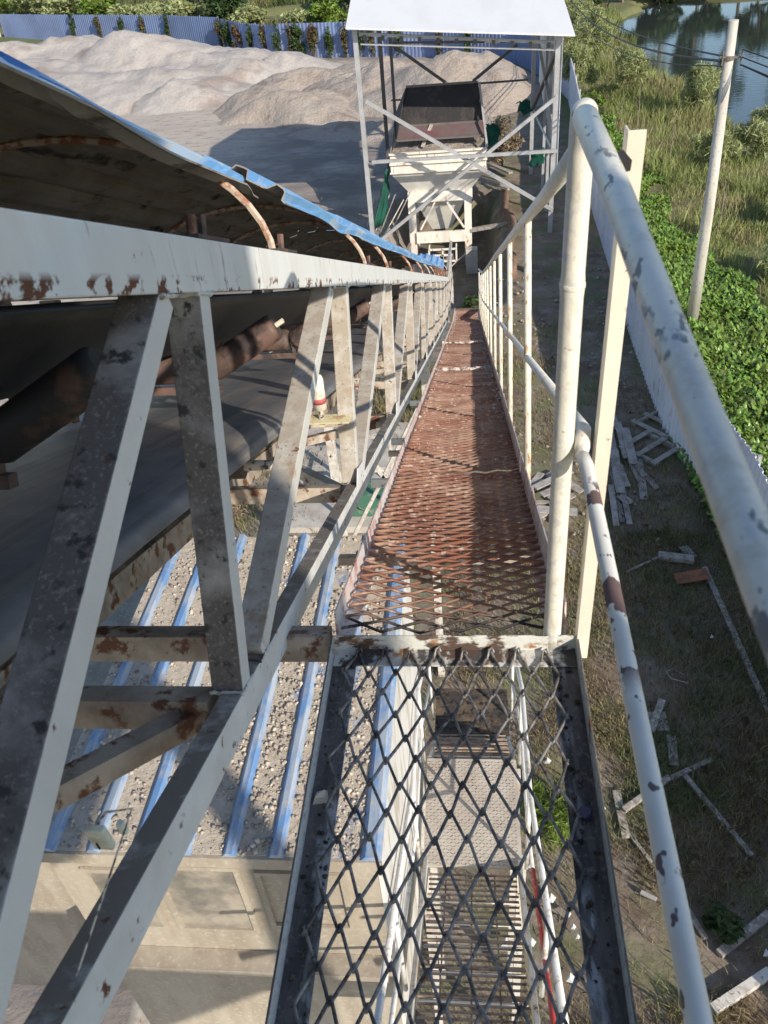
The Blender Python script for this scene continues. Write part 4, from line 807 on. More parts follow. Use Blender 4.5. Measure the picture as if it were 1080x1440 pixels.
# ------------------------------------------------------------ handrails
XR = 0.25
PX, PY = 0.198, 1.535
sr = empty('sloped_handrail', tuple(S(0, XR, 0)), 'cream pipe handrail with rust streaked uprights along the right of the sloping walkway', 'handrail')
mb = MB(); hs = [(0.10, 1.155), (0.8, 1.15), (2.5, 1.135), (5.5, 1.10), (9, 1.06), (14, 1.02), (20.0, 1.0)]
mb.tube([Vector((PX + .004, PY + .01, 1.205))] + [S(s, XR - 0.01 + 0.006 * math.sin(s), h) for s, h in hs[1:]], 0.0205, 16); put(sr, mb.build('top_rail', M['rail'], smooth=True))
mb = MB(); mb.tube([S(s, XR, 0.57 - 0.003 * s) for s in (0.03, 2, 5, 9, 14, 20)], 0.0155, 12); put(sr, mb.build('mid_rail', M['rail'], smooth=True))
for k in range(12):
    s = 1.67 + 1.63 * k
    if s > 20: break
    h = float(np.interp(s, [a for a, b in hs], [b for a, b in hs]))
    mb = MB(); mb.tube([S(s, XR + 0.0, -0.06), S(s, XR + 0.0, h - 0.01)], 0.0165, 12); put(sr, mb.build('baluster', M['baluster'], smooth=True))
    mb = MB(); mb.box(tuple(S(s, XR, -0.04) + Vector((-.012, -.035, -.03))), tuple(S(s, XR, -0.04) + Vector((.03, .035, .0)))); put(sr, mb.build('baluster_foot', M['toe']))
# the joint post between both rails
jp = empty('rail_post', (PX, PY, -0.05), 'thick cream pipe post bent over at the top where the level rail begins', 'post')
mb = MB()
mb.tube([(PX + .004, PY - .005, -0.055), (PX + .004, PY - .005, 0.0), (PX, PY, 0.93), (PX, PY, 0.955), (PX, PY, 0.98), (PX, PY, 1.20), (PX - .0005, PY - .006, 1.235), (PX - .002, PY - .022, 1.262), (PX - .004, PY - .048, 1.272), (PX - 0.008, PY - .09, 1.272)],
        [0.0228, 0.0228, 0.0228, 0.0245, 0.0225, 0.0225, 0.0226, 0.0222, 0.0216, 0.0212], 24); put(jp, mb.build('bent_pipe', M['rail'], smooth=True))
mb = MB(); mb.tube([(PX, PY, 0.945), (PX, PY, 0.952), (PX, PY, 0.958), (PX, PY, 0.965)], [0.0225, 0.0252, 0.0252, 0.0225], 24); put(jp, mb.build('weld_bead', M['rail'], smooth=True))
lr = empty('level_handrail', (0.19, 0.5, 0), 'thick blotchy pipe handrail of the near platform running out at the right of the picture', 'handrail')
mb = MB(); mb.tube([(PX - 0.008, PY - .088, 1.272), (0.186, 1.1, 1.27), (0.174, 0.7, 1.268), (0.166, 0.35, 1.266), (0.16, -0.4, 1.266)], [0.0212, 0.0190, 0.0165, 0.0150, 0.0150], 28); put(lr, mb.build('top_rail', M['rail'], smooth=True))
mb = MB(); mb.tube([(0.236, 1.50, 0.585), (0.243, 1.46, 0.578), (0.242, 1.1, 0.58), (0.238, 0.7, 0.585), (0.236, 0.3, 0.585), (0.235, -0.4, 0.585)], [0.0145, 0.0158, 0.0156, 0.0156, 0.0156, 0.0156], 18); put(lr, mb.build('mid_rail', M['midrail'], smooth=True))
mb = MB(); a = S(0.10, XR, .57); mb.tube([a, (0.245, 1.56, 0.61), (0.238, 1.515, 0.592), (0.236, 1.497, 0.586)], [0.0155, 0.0165, 0.017, 0.013], 16); put(lr, mb.build('rail_joint', M['rail'], smooth=True))
mb = MB(); mb.bar((0.208, 1.225, 1.27), (0.217, 1.20, 1.262), 0.016, 0.016); put(lr, mb.build('rubber_wrap', M['plain_blackrubber']))
mb = MB(); mb.tube([(0.18, -0.45, -0.05), (0.165, -0.45, 1.25)], 0.024, 14); put(lr, mb.build('post', M['rail'], smooth=True))
ap = MB(); ap.ell((0.262, 1.50, -0.065), (0.272, 1.515, 1.232), 0.031, 0.040, 0.004, (1, 0, 0), (0, 1, 0)); o = ap.build('angle_iron_post', M['angle'], bevel=0.0008)
tag(o, 'flat cream angle iron upright just right of the bent pipe post', 'post')

# ------------------------------------------------------------ cabin with ribbed gravel-covered roof below
RZ = -2.4; HX0, HX1, HY0, HY1 = -2.42, -0.50, 2.22, 4.86
hut = empty('control_cabin', ((HX0 + HX1) / 2, (HY0 + HY1) / 2, -5.2), 'sandy walled cabin under a blue ribbed roof strewn with gravel', 'cabin')
mb = MB(); mb.box((HX0, HY0, RZ - 0.03), (HX1 - 0.01, HY1, RZ)); put(hut, mb.build('roof', M['roofpan']))
ribs = [HX1 - 0.055 - 0.251 * k for k in range(8)]
for k, x in enumerate(ribs):
    w1, w2, hh = (0.040, 0.030, 0.03) if k else (0.055, 0.05, 0.035); mb = MB(); y0_, y1_ = HY0 - 0.012, HY1
    mb.prism([(x - w1, y0_, RZ + .001), (x + w1, y0_, RZ + .001), (x + w2 * .55, y0_, RZ + hh), (x - w2 * .55, y0_, RZ + hh)], [(x - w1, y1_, RZ + .001), (x + w1, y1_, RZ + .001), (x + w2 * .55, y1_, RZ + hh), (x - w2 * .55, y1_, RZ + hh)])
    rb = mb.build('roof_rib', M['blue']); put(hut, rb)
mb = MB(); mb.box((HX0 - .01, HY0 - 0.02, RZ - 0.10), (HX1, HY0 - 0.002, RZ - 0.004)); put(hut, mb.build('eave_trim', M['hutwall']))
mb = MB(); mb.box((HX0 + .03, HY0 + 0.03, -5.2), (HX1 - .04, HY1 - 0.03, RZ - 0.032)); put(hut, mb.build('wall', M['hutwall']))
mb = MB(); mb.box((HX1 - .038, HY0 + 0.03, -5.2), (HX1 - .012, HY1 - 0.03, RZ - 0.032)); put(hut, mb.build('side_wall', M['hutwhite']))
mb = MB(); mb.box((-3.9, HY0 + 0.4, -5.2), (HX0 + .028, HY1 - .1, RZ - 0.35)); put(hut, mb.build('annexe', M['hutwall']))
fy = HY0 + 0.03
def frame(x0, x1, z0, z1, t, name, mt, pane=True, d=0.02):
    mb = MB()
    for b_ in (((x0, fy - d, z0), (x0 + t, fy - .002, z1)), ((x1 - t, fy - d, z0), (x1, fy - .002, z1)), ((x0 + t, fy - d, z1 - t), (x1 - t, fy - .002, z1)), ((x0 + t, fy - d, z0), (x1 - t, fy - .002, z0 + t))): mb.box(*b_)
    o = mb.build(name, M[mt]); put(hut, o)
    if pane: m2 = MB(); m2.box((x0 + t, fy - .006, z0 + t), (x1 - t, fy - .003, z1 - t)); p_ = m2.build('pane', M['glass']); p_.parent = o
    return o
frame(-2.22, -1.86, -3.3, -2.62, 0.035, 'window', 'hutwall'); frame(-1.80, -1.30, -3.3, -2.56, 0.035, 'window', 'hutwall', True); frame(-1.22, -0.72, -3.22, -2.6, 0.03, 'wall_panel', 'hutwall', False)
mb = MB(); mb.box((HX0 - .02, HY0 - 0.10, -3.62), (HX1 - .05, fy - .002, -3.56)); put(hut, mb.build('ledge', M['hutwall']))
mb = MB(); mb.box((HX0 - .3, HY0 - 1.6, -5.32), (HX1 - .02, HY1 + .2, -5.2)); put(hut, mb.build('deck', M['steelw']))
for x in (HX0, HX1 - .12):
    for y in (HY0, HY1 - .1): mb = MB(); mb.box((x, y, GZ - .1), (x + .1, y + .1, -5.32)); put(hut, mb.build('leg', M['steelw']))
def on_roof(r):
    for _ in range(30):
        x = HX0 + (HX1 - .1 - HX0) * r.rand(); y = HY0 + (HY1 - HY0) * r.rand()
        if min(abs(x - q) for q in ribs) < 0.045: continue
        if x > -0.8 and r.rand() < 0.25 or (y > 4.2 and x > -1.2 and r.rand() < .75): continue
        if x < -1.4 and r.rand() < 0.5: continue
        return (x, y, RZ)
    return (x, y, RZ)
stones(6500, on_roof, 'roof_gravel', 'spilled gravel lying between the blue ribs of the cabin roof', 'stone', 0.003, 0.021, 9)

# ------------------------------------------------------------ access stairs below the platform
st = empty('access_stairs', (-0.03, 3.9, -4.6), 'dusty steel stairs with rebar treads and a chequered landing seen through the mesh', 'stairs')
LX0, LX1, LZ = -0.44, 0.34, -4.6
mb = MB(); mb.box((LX0, 3.40, LZ - 0.03), (LX1, 4.40, LZ)); put(st, mb.build('landing', M['concrete']))
mb = MB(); r = random.Random(2); n = 0
for i in range(26):
    for j in range(33):
        x = LX0 + .02 + i * 0.029; y = 3.42 + j * 0.0295; a = 0.6 if (i + j) % 2 else -0.6
        d = Vector((math.cos(a), math.sin(a), 0)) * 0.011; mb.bar(Vector((x, y, LZ + .002)) - d, Vector((x, y, LZ + .002)) + d, 0.005, 0.003, (0, 0, 1))
put(st, mb.build('chequer_lugs', M['beam']))
def tread(y, z, depth=0.20, n=6):
    mb = MB()
    for i in range(n): mb.tube([(LX0 + .05, y + i * depth / (n - 1), z), (LX1 - .05, y + i * depth / (n - 1), z)], 0.009, 6)
    for x in (LX0 + .18, LX0 + .38, LX0 + .56): mb.tube([(x, y, z - .008), (x, y + depth, z - .008)], 0.006, 5)
    put(st, mb.build('tread', M['rebar']))
    mb = MB(); mb.box((LX0 + .05, y - .012, z - .02), (LX1 - .05, y - .002, z + .014)); put(st, mb.build('tread_nosing', M['whitepipe']))
for k in range(9): tread(3.12 - 0.235 * k, LZ + 0.02 + 0.145 * k)
for k in range(4): tread(4.46 + 0.19 * k, LZ - 0.12 - 0.19 * k, 0.14, 5)
def stringer(x, a, b): mb = MB(); mb.bar((x, *a), (x, *b), 0.03, 0.16, (1, 0, 0)); put(st, mb.build('stringer', M['steelw'], bevel=0.003))
for x in (LX0 + .02, LX1 - .02): stringer(x, (3.42, LZ - .05), (1.2, LZ + 1.32)); stringer(x, (4.38, LZ - .08), (5.3, LZ - 1.0))
mb = MB(); mb.box((LX0, 5.22, LZ - 1.0), (LX1, 6.0, LZ - .96)); put(st, mb.build('lower_landing', M['tray']))
for x, mt in ((LX1 + .03, 'whitepipe'), (LX0 - .03, 'whitepipe')):
    mb = MB(); mb.tube([(x, 5.9, LZ - .1), (x, 4.4, LZ + .95), (x, 3.42, LZ + .98), (x, 1.1, LZ + 2.35)], 0.019, 10); put(st, mb.build('top_rail', M[mt], smooth=True))
    mb = MB(); mb.tube([(x, 5.9, LZ - .6), (x, 4.4, LZ + .45), (x, 3.42, LZ + .48), (x, 3.0, LZ + .72)], 0.013, 8); put(st, mb.build('mid_rail', M['whitepipe'], smooth=True))
    mb = MB(); mb.tube([(x, 3.0, LZ + .72), (x, 1.1, LZ + 1.85)], 0.015, 8); put(st, mb.build('mid_rail', M['redpipe' if x > 0 else 'whitepipe'], smooth=True))
    for (y, z0, z1) in ((4.38, -.03, .95), (3.42, -.03, .98), (2.2, .7, 1.7), (5.6, -1, .1)):
        mb = MB(); mb.tube([(x, y, LZ + z0), (x, y, LZ + z1)], 0.016, 8); put(st, mb.build('baluster', M['whitepipe'], smooth=True))
for x in (LX0, LX1):
    for y in (3.5, 4.3): mb = MB(); mb.bar((x, y, GZ - .1), (x, y, LZ - .04), 0.07, 0.07, (1, 0, 0)); put(st, mb.build('leg', M['steelw']))

# ------------------------------------------------------------ objects on the ground below, left of the walkway
mb = MB(); mb.box((-3.9, 12.6, GZ - .1), (-1.2, 16.5, GZ + .16)); tag(mb.build('concrete_slab', M['concrete']), 'pale concrete slab on the ground beneath the conveyor', 'slab')
gm = empty('green_machine', (-2.1, 13.2, GZ + .16), 'small green machine in a pale steel frame on the concrete slab', 'machine')
mb = MB(); mb.box((-2.45, 12.9, GZ + .17), (-1.75, 13.7, GZ + .55)); put(gm, mb.build('body', M['green'], bevel=0.02))
mb = MB()
for x in (-2.55, -1.65):
    for y in (12.8, 14.0): mb.bar((x, y, GZ + .16), (x, y, GZ + 1.35), 0.07, 0.07)
for y in (12.8, 14.0): mb.bar((-2.585, y, GZ + 1.39), (-1.615, y, GZ + 1.39), 0.07, 0.07, (0, 1, 0))
for x in (-2.55, -1.65): mb.bar((x, 12.84, GZ + 1.0), (x, 13.96, GZ + 1.0), 0.05, 0.05)
put(gm, mb.build('frame', M['steelw']))
mb = MB(); mb.tube([(-2.1, 12.88, GZ + .6), (-2.1, 12.80, GZ + .6)], 0.2, 20); put(gm, mb.build('pulley', M['green'], smooth=False))
for k, (x, y, h, rd) in enumerate([(-4.9, 13.2, .7, .8), (-3.9, 17.6, .6, .9), (-5.6, 15.2, .5, .7), (-3.0, 11.6, .45, .5)]):
    shrub('weed_clump', x, y, rd, h, 1500, 'leafB' if k % 2 else 'leafdry', ['dry grey weed clump left of the concrete slab', 'green weed clump behind the concrete slab', 'dry straw coloured weed clump farthest left under the belt', 'green weed clump in front of the slab beside the cabin'][k], 'weeds', 'weed clumps under the conveyor', size=0.05, seed=800 + k, flat=1.2, core=0.2, stems=3)
shrub('weed_clump', 0.95, 6.1, .55, .8, 1600, 'leafB', 'sunlit green grass clump right of the chequered landing', 'weeds', 'weed clumps in the grass', size=0.09, seed=820, flat=1.6, core=0.10, stems=3)
shrub('weed_clump', 2.95, 4.95, .28, .35, 300, 'leafC', 'dark green broad leaved weed at the lower right', 'weeds', 'weed clumps in the grass', size=0.07, seed=821, flat=0.4, core=0.45, stems=3)

# ------------------------------------------------------------ timber, boards and litter on the right
def plank(a, b, wdt, thk, lab, mat='wood', za=None, zb=None, name='timber', cat='timber', group='loose timbers on the grass', lift=0.02):
    p = Vector((a[0], a[1], (float(ground_h(*a)) + thk / 2 + lift) if za is None else za)); q = Vector((b[0], b[1], (float(ground_h(*b)) + thk / 2 + lift) if zb is None else zb))
    mb = MB(); mb.bar(p, q, wdt, thk, (q - p).cross(Vector((0, 0, 1)))); return tag(mb.build(name, M[mat], bevel=0.004), lab, cat, group)
def P2(x, y): v = onZ(x, y, GZ); return (v.x, v.y)
plank(P2(866, 1115), P2(880, 1180), .11, .05, 'short white board lying alone just right of the mid rail')
plank(P2(876, 1145), P2(940, 1100), .08, .06, 'timber running up right from the short white board', lift=.07)
plank(P2(930, 1104), P2(1000, 1072), .07, .05, 'thin timber end half hidden in grass above the long timber', mat='planks')
plank(P2(960, 1093), P2(1056, 1208), .07, .06, 'long narrow timber slanting down right in the grass')
plank(P2(882, 1170), P2(915, 1215), .05, .04, 'thin stick leaving the short white board down right', mat='wood')
plank(P2(962, 1275), P2(992, 1322), .06, .05, 'short timber beside the lower end of the mid rail')
plank(P2(1010, 1345), P2(1080, 1290), .10, .08, 'pale squared timber at the right edge beside the dark weed')
plank(P2(900, 1258), P2(922, 1270), .05, .04, 'small pale wood chip left of the mid rail', mat='planks', lift=0.06)
plank(P2(990, 800), P2(1080, 1005), .10, .05, 'very long board lying along the foot of the fence')
plank(P2(930, 990), P2(914, 1035), .11, .03, 'short grey board lying across a square board', lift=.07)
plank(P2(905, 1018), P2(938, 1018), .34, .03, 'square grey board under a short board', mat='planks')
plank(P2(943, 1038), P2(947, 1080), .13, .03, 'short upright looking board right of the square board')
plank(P2(880, 808), P2(925, 786), .04, .04, 'thin pole lying on the grass near the fence')
plank(P2(925, 785), P2(975, 790), .16, .10, 'weathered beam below the fence')
plank(P2(955, 812), P2(970, 814), .20, .03, 'little grey offcut beside the orange sheet', mat='planks')
plank(P2(960, 770), P2(974, 785), .18, .03, 'grey offcut above the weathered beam', mat='planks')
plank(P2(1000, 1425), P2(1080, 1372), .11, .11, 'thick pipe like timber at the lower right corner', mat='steelw')
mb = MB(); a = P2(950, 820); b = P2(1000, 822); mb.bar((a[0], a[1] + .05, GZ + .05), (b[0] - .05, b[1] + .12, GZ + .16), .28, .012, (0, 1, 0)); tag(mb.build('rusty_sheet', M['orange']), 'orange rusty sheet lying near the fence', 'metal sheet')
mb = MB(); c = P2(955, 960); z = GZ + .05; mb.tube([(c[0] + .12, c[1] - .05, z), (c[0] - .12, c[1] + .02, z + .02), (c[0] - .18, c[1] + .18, z), (c[0] - .05, c[1] + .24, z), (c[0] + .08, c[1] + .1, z + .02)], 0.008, 6); tag(mb.build('wire_loop', M['galv']), 'bent metal wire loop lying in the grass', 'wire')
# pallets and board heaps, each board a thing
r = random.Random(31); c0 = P2(873, 640)
G_W = 'broken boards in the heap between rail and fence'
ids = [(848, 600, 875, 735), (858, 610, 885, 740), (868, 600, 880, 650), (878, 610, 890, 660), (885, 650, 905, 690), (893, 655, 905, 675), (850, 560, 868, 610), (862, 640, 872, 700), (905, 670, 924, 690), (870, 700, 886, 712), (868, 660, 880, 690), (858, 690, 866, 745), (897, 640, 905, 705)]
for k, (ax, ay, bx, by) in enumerate(ids):
    plank(P2(ax, ay), P2(bx, by), r.uniform(.10, .22), .03, 'broken pale board in the loose heap right of the angle post, one of many alike', 'planks', name='broken_board', cat='board', group=G_W, lift=.02 + .03 * (k % 4))
for k in range(10):
    x, y = P2(762 + r.uniform(-22, 32), 712 + r.uniform(-26, 28)); a_ = r.uniform(0, 3.14); l = r.uniform(.2, .5)
    plank((x - l * math.cos(a_), y - l * math.sin(a_)), (x + l * math.cos(a_), y + l * math.sin(a_)), r.uniform(.10, .22), .03, 'broken board in the small pile left of the bent pipe post, one of many alike', 'planks', name='broken_board', cat='board', group='broken boards left of the pipe post', lift=.02 + .03 * k)
def pallet(cx, cy, rz, lab):
    root = empty('pallet', (cx, cy, GZ), lab, 'pallet', 'pallets by the fence'); root.rotation_euler = (0, 0, rz)
    for j in range(2): mb = MB(); mb.box((-.5, -.45 + .8 * j, .02), (.5, -.37 + .8 * j, .12)); mb.build('runner', M['wood']).parent = root
    for j in range(3): mb = MB(); mb.box((-.48 + .42 * j, -.5, .122), (-.36 + .42 * j, .5, .145)); mb.build('slat', M['planks']).parent = root
a = P2(930, 600); pallet(a[0], a[1], 0.7, 'broken grey pallet frame leaning by the fence foot'); a = P2(915, 635); pallet(a[0] , a[1], 2.3, 'second broken pallet in front of the other, by the fence')
r = random.Random(12)
G_L = 'white litter scraps on the grass'
for k in range(16):
    x, y = [(800, 1160), (812, 1185), (846, 1142), (806, 1308), (812, 1322), (798, 1290), (746, 1222), (775, 1268), (782, 1140), (770, 1075), (748, 1330), (802, 1380), (758, 1290), (1076, 1345), (1000, 900), (712, 1330)][k]
    p = P2(x, y); s_ = r.uniform(.03, .07); mb = MB(); z = GZ + .07
    mb.add([(p[0] - s_, p[1] - s_ * .6, z), (p[0] + s_ * .2, p[1] - s_, z + .02), (p[0] + s_, p[1] + s_ * .3, z), (p[0], p[1] + s_, z + .03), (p[0] - s_ * .2, p[1], z + .04)], [(0, 1, 4), (1, 2, 4), (2, 3, 4), (3, 0, 4)])
    o = mb.build('litter_scrap', M['litter']); md = o.modifiers.new('s', 'SOLIDIFY'); md.thickness = .004; tag(o, 'small crumpled white scrap lying in the grass, one of many alike', 'litter', G_L)
def grass_stones(r):
    y = 12 + 14 * r.rand(); return (0.7 + 3.5 * r.rand(), y, GZ)
stones(600, grass_stones, 'rubble', 'grey rubble strewn between the walkway foot and the fence', 'beam', 0.02, 0.08, 19)

# ------------------------------------------------------------ utility pole and wires
px_, py_ = 6.0, 21.27
up_ = empty('utility_pole', (px_, py_, float(ground_h(px_, py_))), 'round concrete pole leaning slightly at the right edge', 'pole')
mb = MB(); mb.tube([(px_, py_, GZ - .1), (px_ - .04, py_, GZ + 3.5), (px_ - .14, py_, -1.43)], [0.155, 0.135, 0.105], 20); put(up_, mb.build('shaft', M['pole'], smooth=True))
mb = MB(); mb.tube([(px_ - .13, py_, -2.20), (px_ - .13, py_, -2.12)], 0.15, 16); mb.bar((px_ - .35, py_ - .1, -2.12), (px_ + .15, py_ - .1, -2.16), 0.04, 0.04); mb.bar((px_ - .28, py_ - .12, -2.3), (px_ - .28, py_ - .12, -2.0), 0.03, 0.03); mb.bar((px_ + .12, py_ - .12, -2.3), (px_ + .12, py_ - .12, -2.0), 0.03, 0.03)
put(up_, mb.build('clamp', M['darksteel']))
def cable(a, b, sag, r_, lab):
    a = Vector(a); b = Vector(b); mb = MB(); mb.tube([a.lerp(b, t) - Vector((0, 0, sag * 4 * t * (1 - t))) for t in [i / 14 for i in range(15)]], r_, 5)
    tag(mb.build('power_cable', M['cable']), lab, 'cable', 'cables on the pole')
A0 = (px_ - .3, py_ - .1, -2.1)
cable(A0, (6.8, 62, -5.0), .5, .022, 'upper cable running from the pole back over the pond inlet')
cable((A0[0], A0[1], -2.2), (6.5, 62, -5.1), .75, .03, 'thick bundled cable running from the pole back over the bank')
cable((A0[0], A0[1], -2.3), (6.2, 62, -5.2), 1.0, .015, 'lowest thin cable running back from the pole')
B0 = (px_ + .12, py_ - .12, -2.0)
cable(B0, (14, 8, -3.0), .3, .014, 'upper thin cable leaving the pole to the right'); cable((B0[0], B0[1], -2.15), (14, 7.6, -3.3), .3, .014, 'middle thin cable leaving the pole to the right')
cable((B0[0], B0[1], -2.3), (14, 7.2, -3.5), .35, .02, 'thickest cable leaving the pole to the right'); cable((B0[0], B0[1], -2.3), (14, 6.6, -3.7), .4, .014, 'lowest cable leaving the pole to the right')

# ------------------------------------------------------------ open shed over the hopper
SX0, SX1, SY0, SY1 = -3.42, 2.86, 29.2, 36.4
shd = empty('open_shed', (SX0, SY0, GZ), 'tall open sided steel shed with a plain white roof over the hopper', 'shed')
ez = -2.28
ez_l, ez_r = -2.05, -2.66
mb = MB(); ridge = ((SY0 + SY1) / 2 + 1.2)
zl = lambda x: ez_l + (ez_r - ez_l) * (x - SX0) / (SX1 - SX0)
def roofpt(x, y, up_=0): return (x, y, zl(x) + 0.16 * (ridge - 28.6 - abs(y - ridge)) + up_)
vs = [roofpt(x, y, u) for u in (0.12, 0.17) for (x, y) in ((-3.62, 28.6), (3.3, 28.6), (3.25, ridge), (-3.8, ridge), (3.2, SY1 + 2.4), (-3.9, SY1 + 2.4))]
mb.add(vs, [(3, 2, 1, 0), (2, 3, 5, 4), (6, 7, 8, 9), (9, 8, 10, 11), (0, 1, 7, 6), (1, 2, 8, 7), (2, 4, 10, 8), (4, 5, 11, 10), (5, 3, 9, 11), (3, 0, 6, 9)])
put(shd, mb.build('roof', M['roofwhite']))
def post(x, y, mt, z1=None, w_=0.15):
    mb = MB(); mb.bar((x, y, float(ground_h(x, y)) - .1), (x, y, zl(x) + 0.05 if z1 is None else z1), w_, w_, (1, 0, 0)); put(shd, mb.build('post', M[mt]))
post(SX0, SY0, 'galv'); post(SX1, SY0, 'galv'); post(SX1 - .2, SY1, 'galv', -1.6); post(-3.45, SY1 + 1.5, 'darksteel', -1.6); post(-3.0, SY1 + 1.2, 'darksteel', -1.6, .12)
post(SX1 + .05, 31.6, 'galv', -2.6, .10); post(SX1 + .1, 34, 'galv', -2.4, .10)
def bar3(a, b, mt, t=0.11, name='brace', par=shd): mb = MB(); mb.bar(a, b, t, t, (0, 1, 0)); put(par, mb.build(name, M[mt]))
yb = SY0 - .06
bar3(onY(514, 142, yb), onY(777, 295, yb), 'galv'); bar3(onY(783, 136, yb - .07), onY(531, 341, yb - .07), 'galv'); bar3(onY(523, 228, yb - .14), onY(783, 212, yb - .14), 'galv', .10, 'girt')
bar3(onY(505, 48, SY0), onY(790, 60, SY0), 'galv', .09, 'eave_beam'); bar3(onY(507, 62, SY0 - .02), onY(785, 70, SY0 - .02), 'galv', .05, 'eave_beam')
for k in range(11):
    a = onY(512 + 26 * k, 50 + 1.1 * k, SY0 - .08); mb = MB(); mb.box((a.x - .05, a.y - .03, a.z - .12), (a.x + .05, a.y + .02, a.z + .02)); put(shd, mb.build('purlin_cleat', M['darksteel']))
ybk = SY1 + 1.3
bar3(onY(553, 64, ybk), onY(628, 117, ybk), 'darksteel'); bar3(onY(728, 62, ybk), onY(665, 114, ybk), 'darksteel'); bar3(onY(571, 125, ybk), onY(743, 112, ybk), 'darksteel', .07, 'girt')
bar3(onY(552, 60, ybk), onY(745, 58, ybk), 'darksteel', .08, 'eave_beam'); bar3(onY(550, 141, ybk), onY(640, 137, ybk), 'darksteel', .06, 'girt')
bar3((SX1, SY0 + .05, -5.2), (SX1 - .2, SY1, -3.2), 'galv'); bar3((SX1, SY0 + .05, -3.0), (SX1 - .2, SY1, -6.2), 'darksteel'); bar3((SX1, SY0 + .05, -6.0), (SX1 - .2, SY1, -6.2), 'galv', .06, 'girt')
# side cladding on the right
mb = MB(); n = 42; pr = []
for i in range(n + 1):
    y = SY0 + .4 + (SY1 + 1.6 - SY0) * i / n; pr.append((SX1 + .18 + (.03 if i % 3 else 0), y))
vv = [(x, y, -2.75) for x, y in pr] + [(x, y, -2.75 - 4.1 + 1.3 * (i / n)) for i, (x, y) in enumerate(pr)]
mb.add(vv, [(i, i + 1, n + 2 + i, n + 1 + i) for i in range(n)]); o = mb.build('side_cladding', M['cladding']); md = o.modifiers.new('s', 'SOLIDIFY'); md.thickness = .006; put(shd, o)

# ------------------------------------------------------------ aggregate hopper
hp = empty('aggregate_hopper', (-1, 30.3, -10.2), 'cream steel aggregate hopper on legs, a black rubber sheet standing behind it', 'hopper')
HY = 30.3; xl, xr = -2.70, 0.67; dpt = 2.6
mb = MB()
def ring(x0, x1, y0, y1, z): return [(x0, y0, z), (x1, y0, z), (x1, y1, z), (x0, y1, z)]
def shell(r0, r1, nm, mt, th=0.03):
    mb = MB(); mb.add(r0 + r1, [(0, 1, 5, 4), (1, 2, 6, 5), (2, 3, 7, 6), (3, 0, 4, 7)]); o = mb.build(nm, M[mt]); md = o.modifiers.new('s', 'SOLIDIFY'); md.thickness = th; md.offset = -1; put(hp, o); return o
shell(ring(xl, xr, HY, HY + dpt, -6.72), ring(xl, xr, HY, HY + dpt, -5.99), 'bin', 'hop')
shell(ring(-2.12, .12, HY + .3, HY + 2.1, -7.45), ring(xl + .01, xr - .01, HY + .01, HY + dpt - .01, -6.72), 'upper_cone', 'hopcone')
shell(ring(-1.35, -.65, HY + .8, HY + 1.5, -9.0), ring(-1.95, -.05, HY + .4, HY + 2.0, -7.75), 'lower_cone', 'hopcone')
mb = MB(); mb.bar((xl - .03, HY - .05, -6.36), (xr + .03, HY - .05, -6.36), 0.07, 0.06, (0, 1, 0)); mb.bar((xl - .03, HY - .05, -6.02), (xr + .03, HY - .05, -6.02), 0.07, 0.06, (0, 1, 0)); mb.bar((xl - .03, HY - .05, -6.66), (xr + .03, HY - .05, -6.66), 0.05, 0.05, (0, 1, 0)); put(hp, mb.build('rim_band', M['hop']))
mb = MB(); mb.box((-2.17, HY + .12, -7.78), (.17, HY + .34, -7.42)); put(hp, mb.build('ring_beam', M['hop'], bevel=.01))
for x in (-2.05, .0):
    for y in (HY + .2, HY + 2.2): mb = MB(); mb.box((x - .13, y - .09, -10.2), (x + .13, y + .09, -7.78 if y < HY + 1 else -7.5)); put(hp, mb.build('leg', M['hop'], bevel=.008))
mb = MB(); mb.bar((-1.75, HY + .1, -8.75), (-1.2, HY + .1, -7.8), 0.09, 0.06, (0, 1, 0)); put(hp, mb.build('leg_brace', M['hop'])); mb = MB(); mb.bar((-.15, HY + .1, -8.75), (-.75, HY + .1, -7.8), 0.09, 0.06, (0, 1, 0)); put(hp, mb.build('leg_brace', M['hop']))
mb = MB(); mb.box((-1.92, HY + .02, -9.25), (-.13, HY + .16, -8.85)); put(hp, mb.build('cross_panel', M['hop'], bevel=.01))
mb = MB(); mb.box((-1.9, HY - .12, -8.7), (-2.15, HY + .1, -8.15)); put(hp, mb.build('control_box', M['hop']))
mb = MB(); zc_ = -9.45
for a, b in (((-1.45, -9.3), (-.45, -9.3)), ((-1.45, -9.75), (-.45, -9.75)), ((-1.45, -9.3), (-1.45, -9.75)), ((-.45, -9.3), (-.45, -9.75)), ((-.95, -9.3), (-.95, -9.75)), ((-1.3, -9.52), (-.6, -9.52))):
    mb.bar((a[0], HY - .55, a[1]), (b[0], HY - .55, b[1]), .06, .06, (0, 1, 0))
mb.bar((-1.45, HY - .5, -9.35), (-1.45, HY + .1, -9.35), .05, .05); mb.bar((-.45, HY - .5, -9.35), (-.45, HY + .1, -9.35), .05, .05); put(hp, mb.build('feeder_frame', M['hop']))
mb = MB(); mb.tube([(-1.35, HY - .1, -9.9), (-.55, HY - .1, -9.9)], .24, 20); put(hp, mb.build('feeder_drum', M['darksteel']))
mb = MB(); mb.tube([(-.75, HY - .7, -10.0), (.05, HY - .35, -9.45)], .035, 8); mb.tube([(-.8, HY - .72, -10.05), (-.72, HY - .68, -9.98)], .08, 12); put(hp, mb.build('gate_lever', M['shaft']))
mb = MB(); mb.box((-.1, HY - .75, -10.3), (.32, HY - .4, -9.1 + -.2)); put(hp, mb.build('footing', M['concrete']))
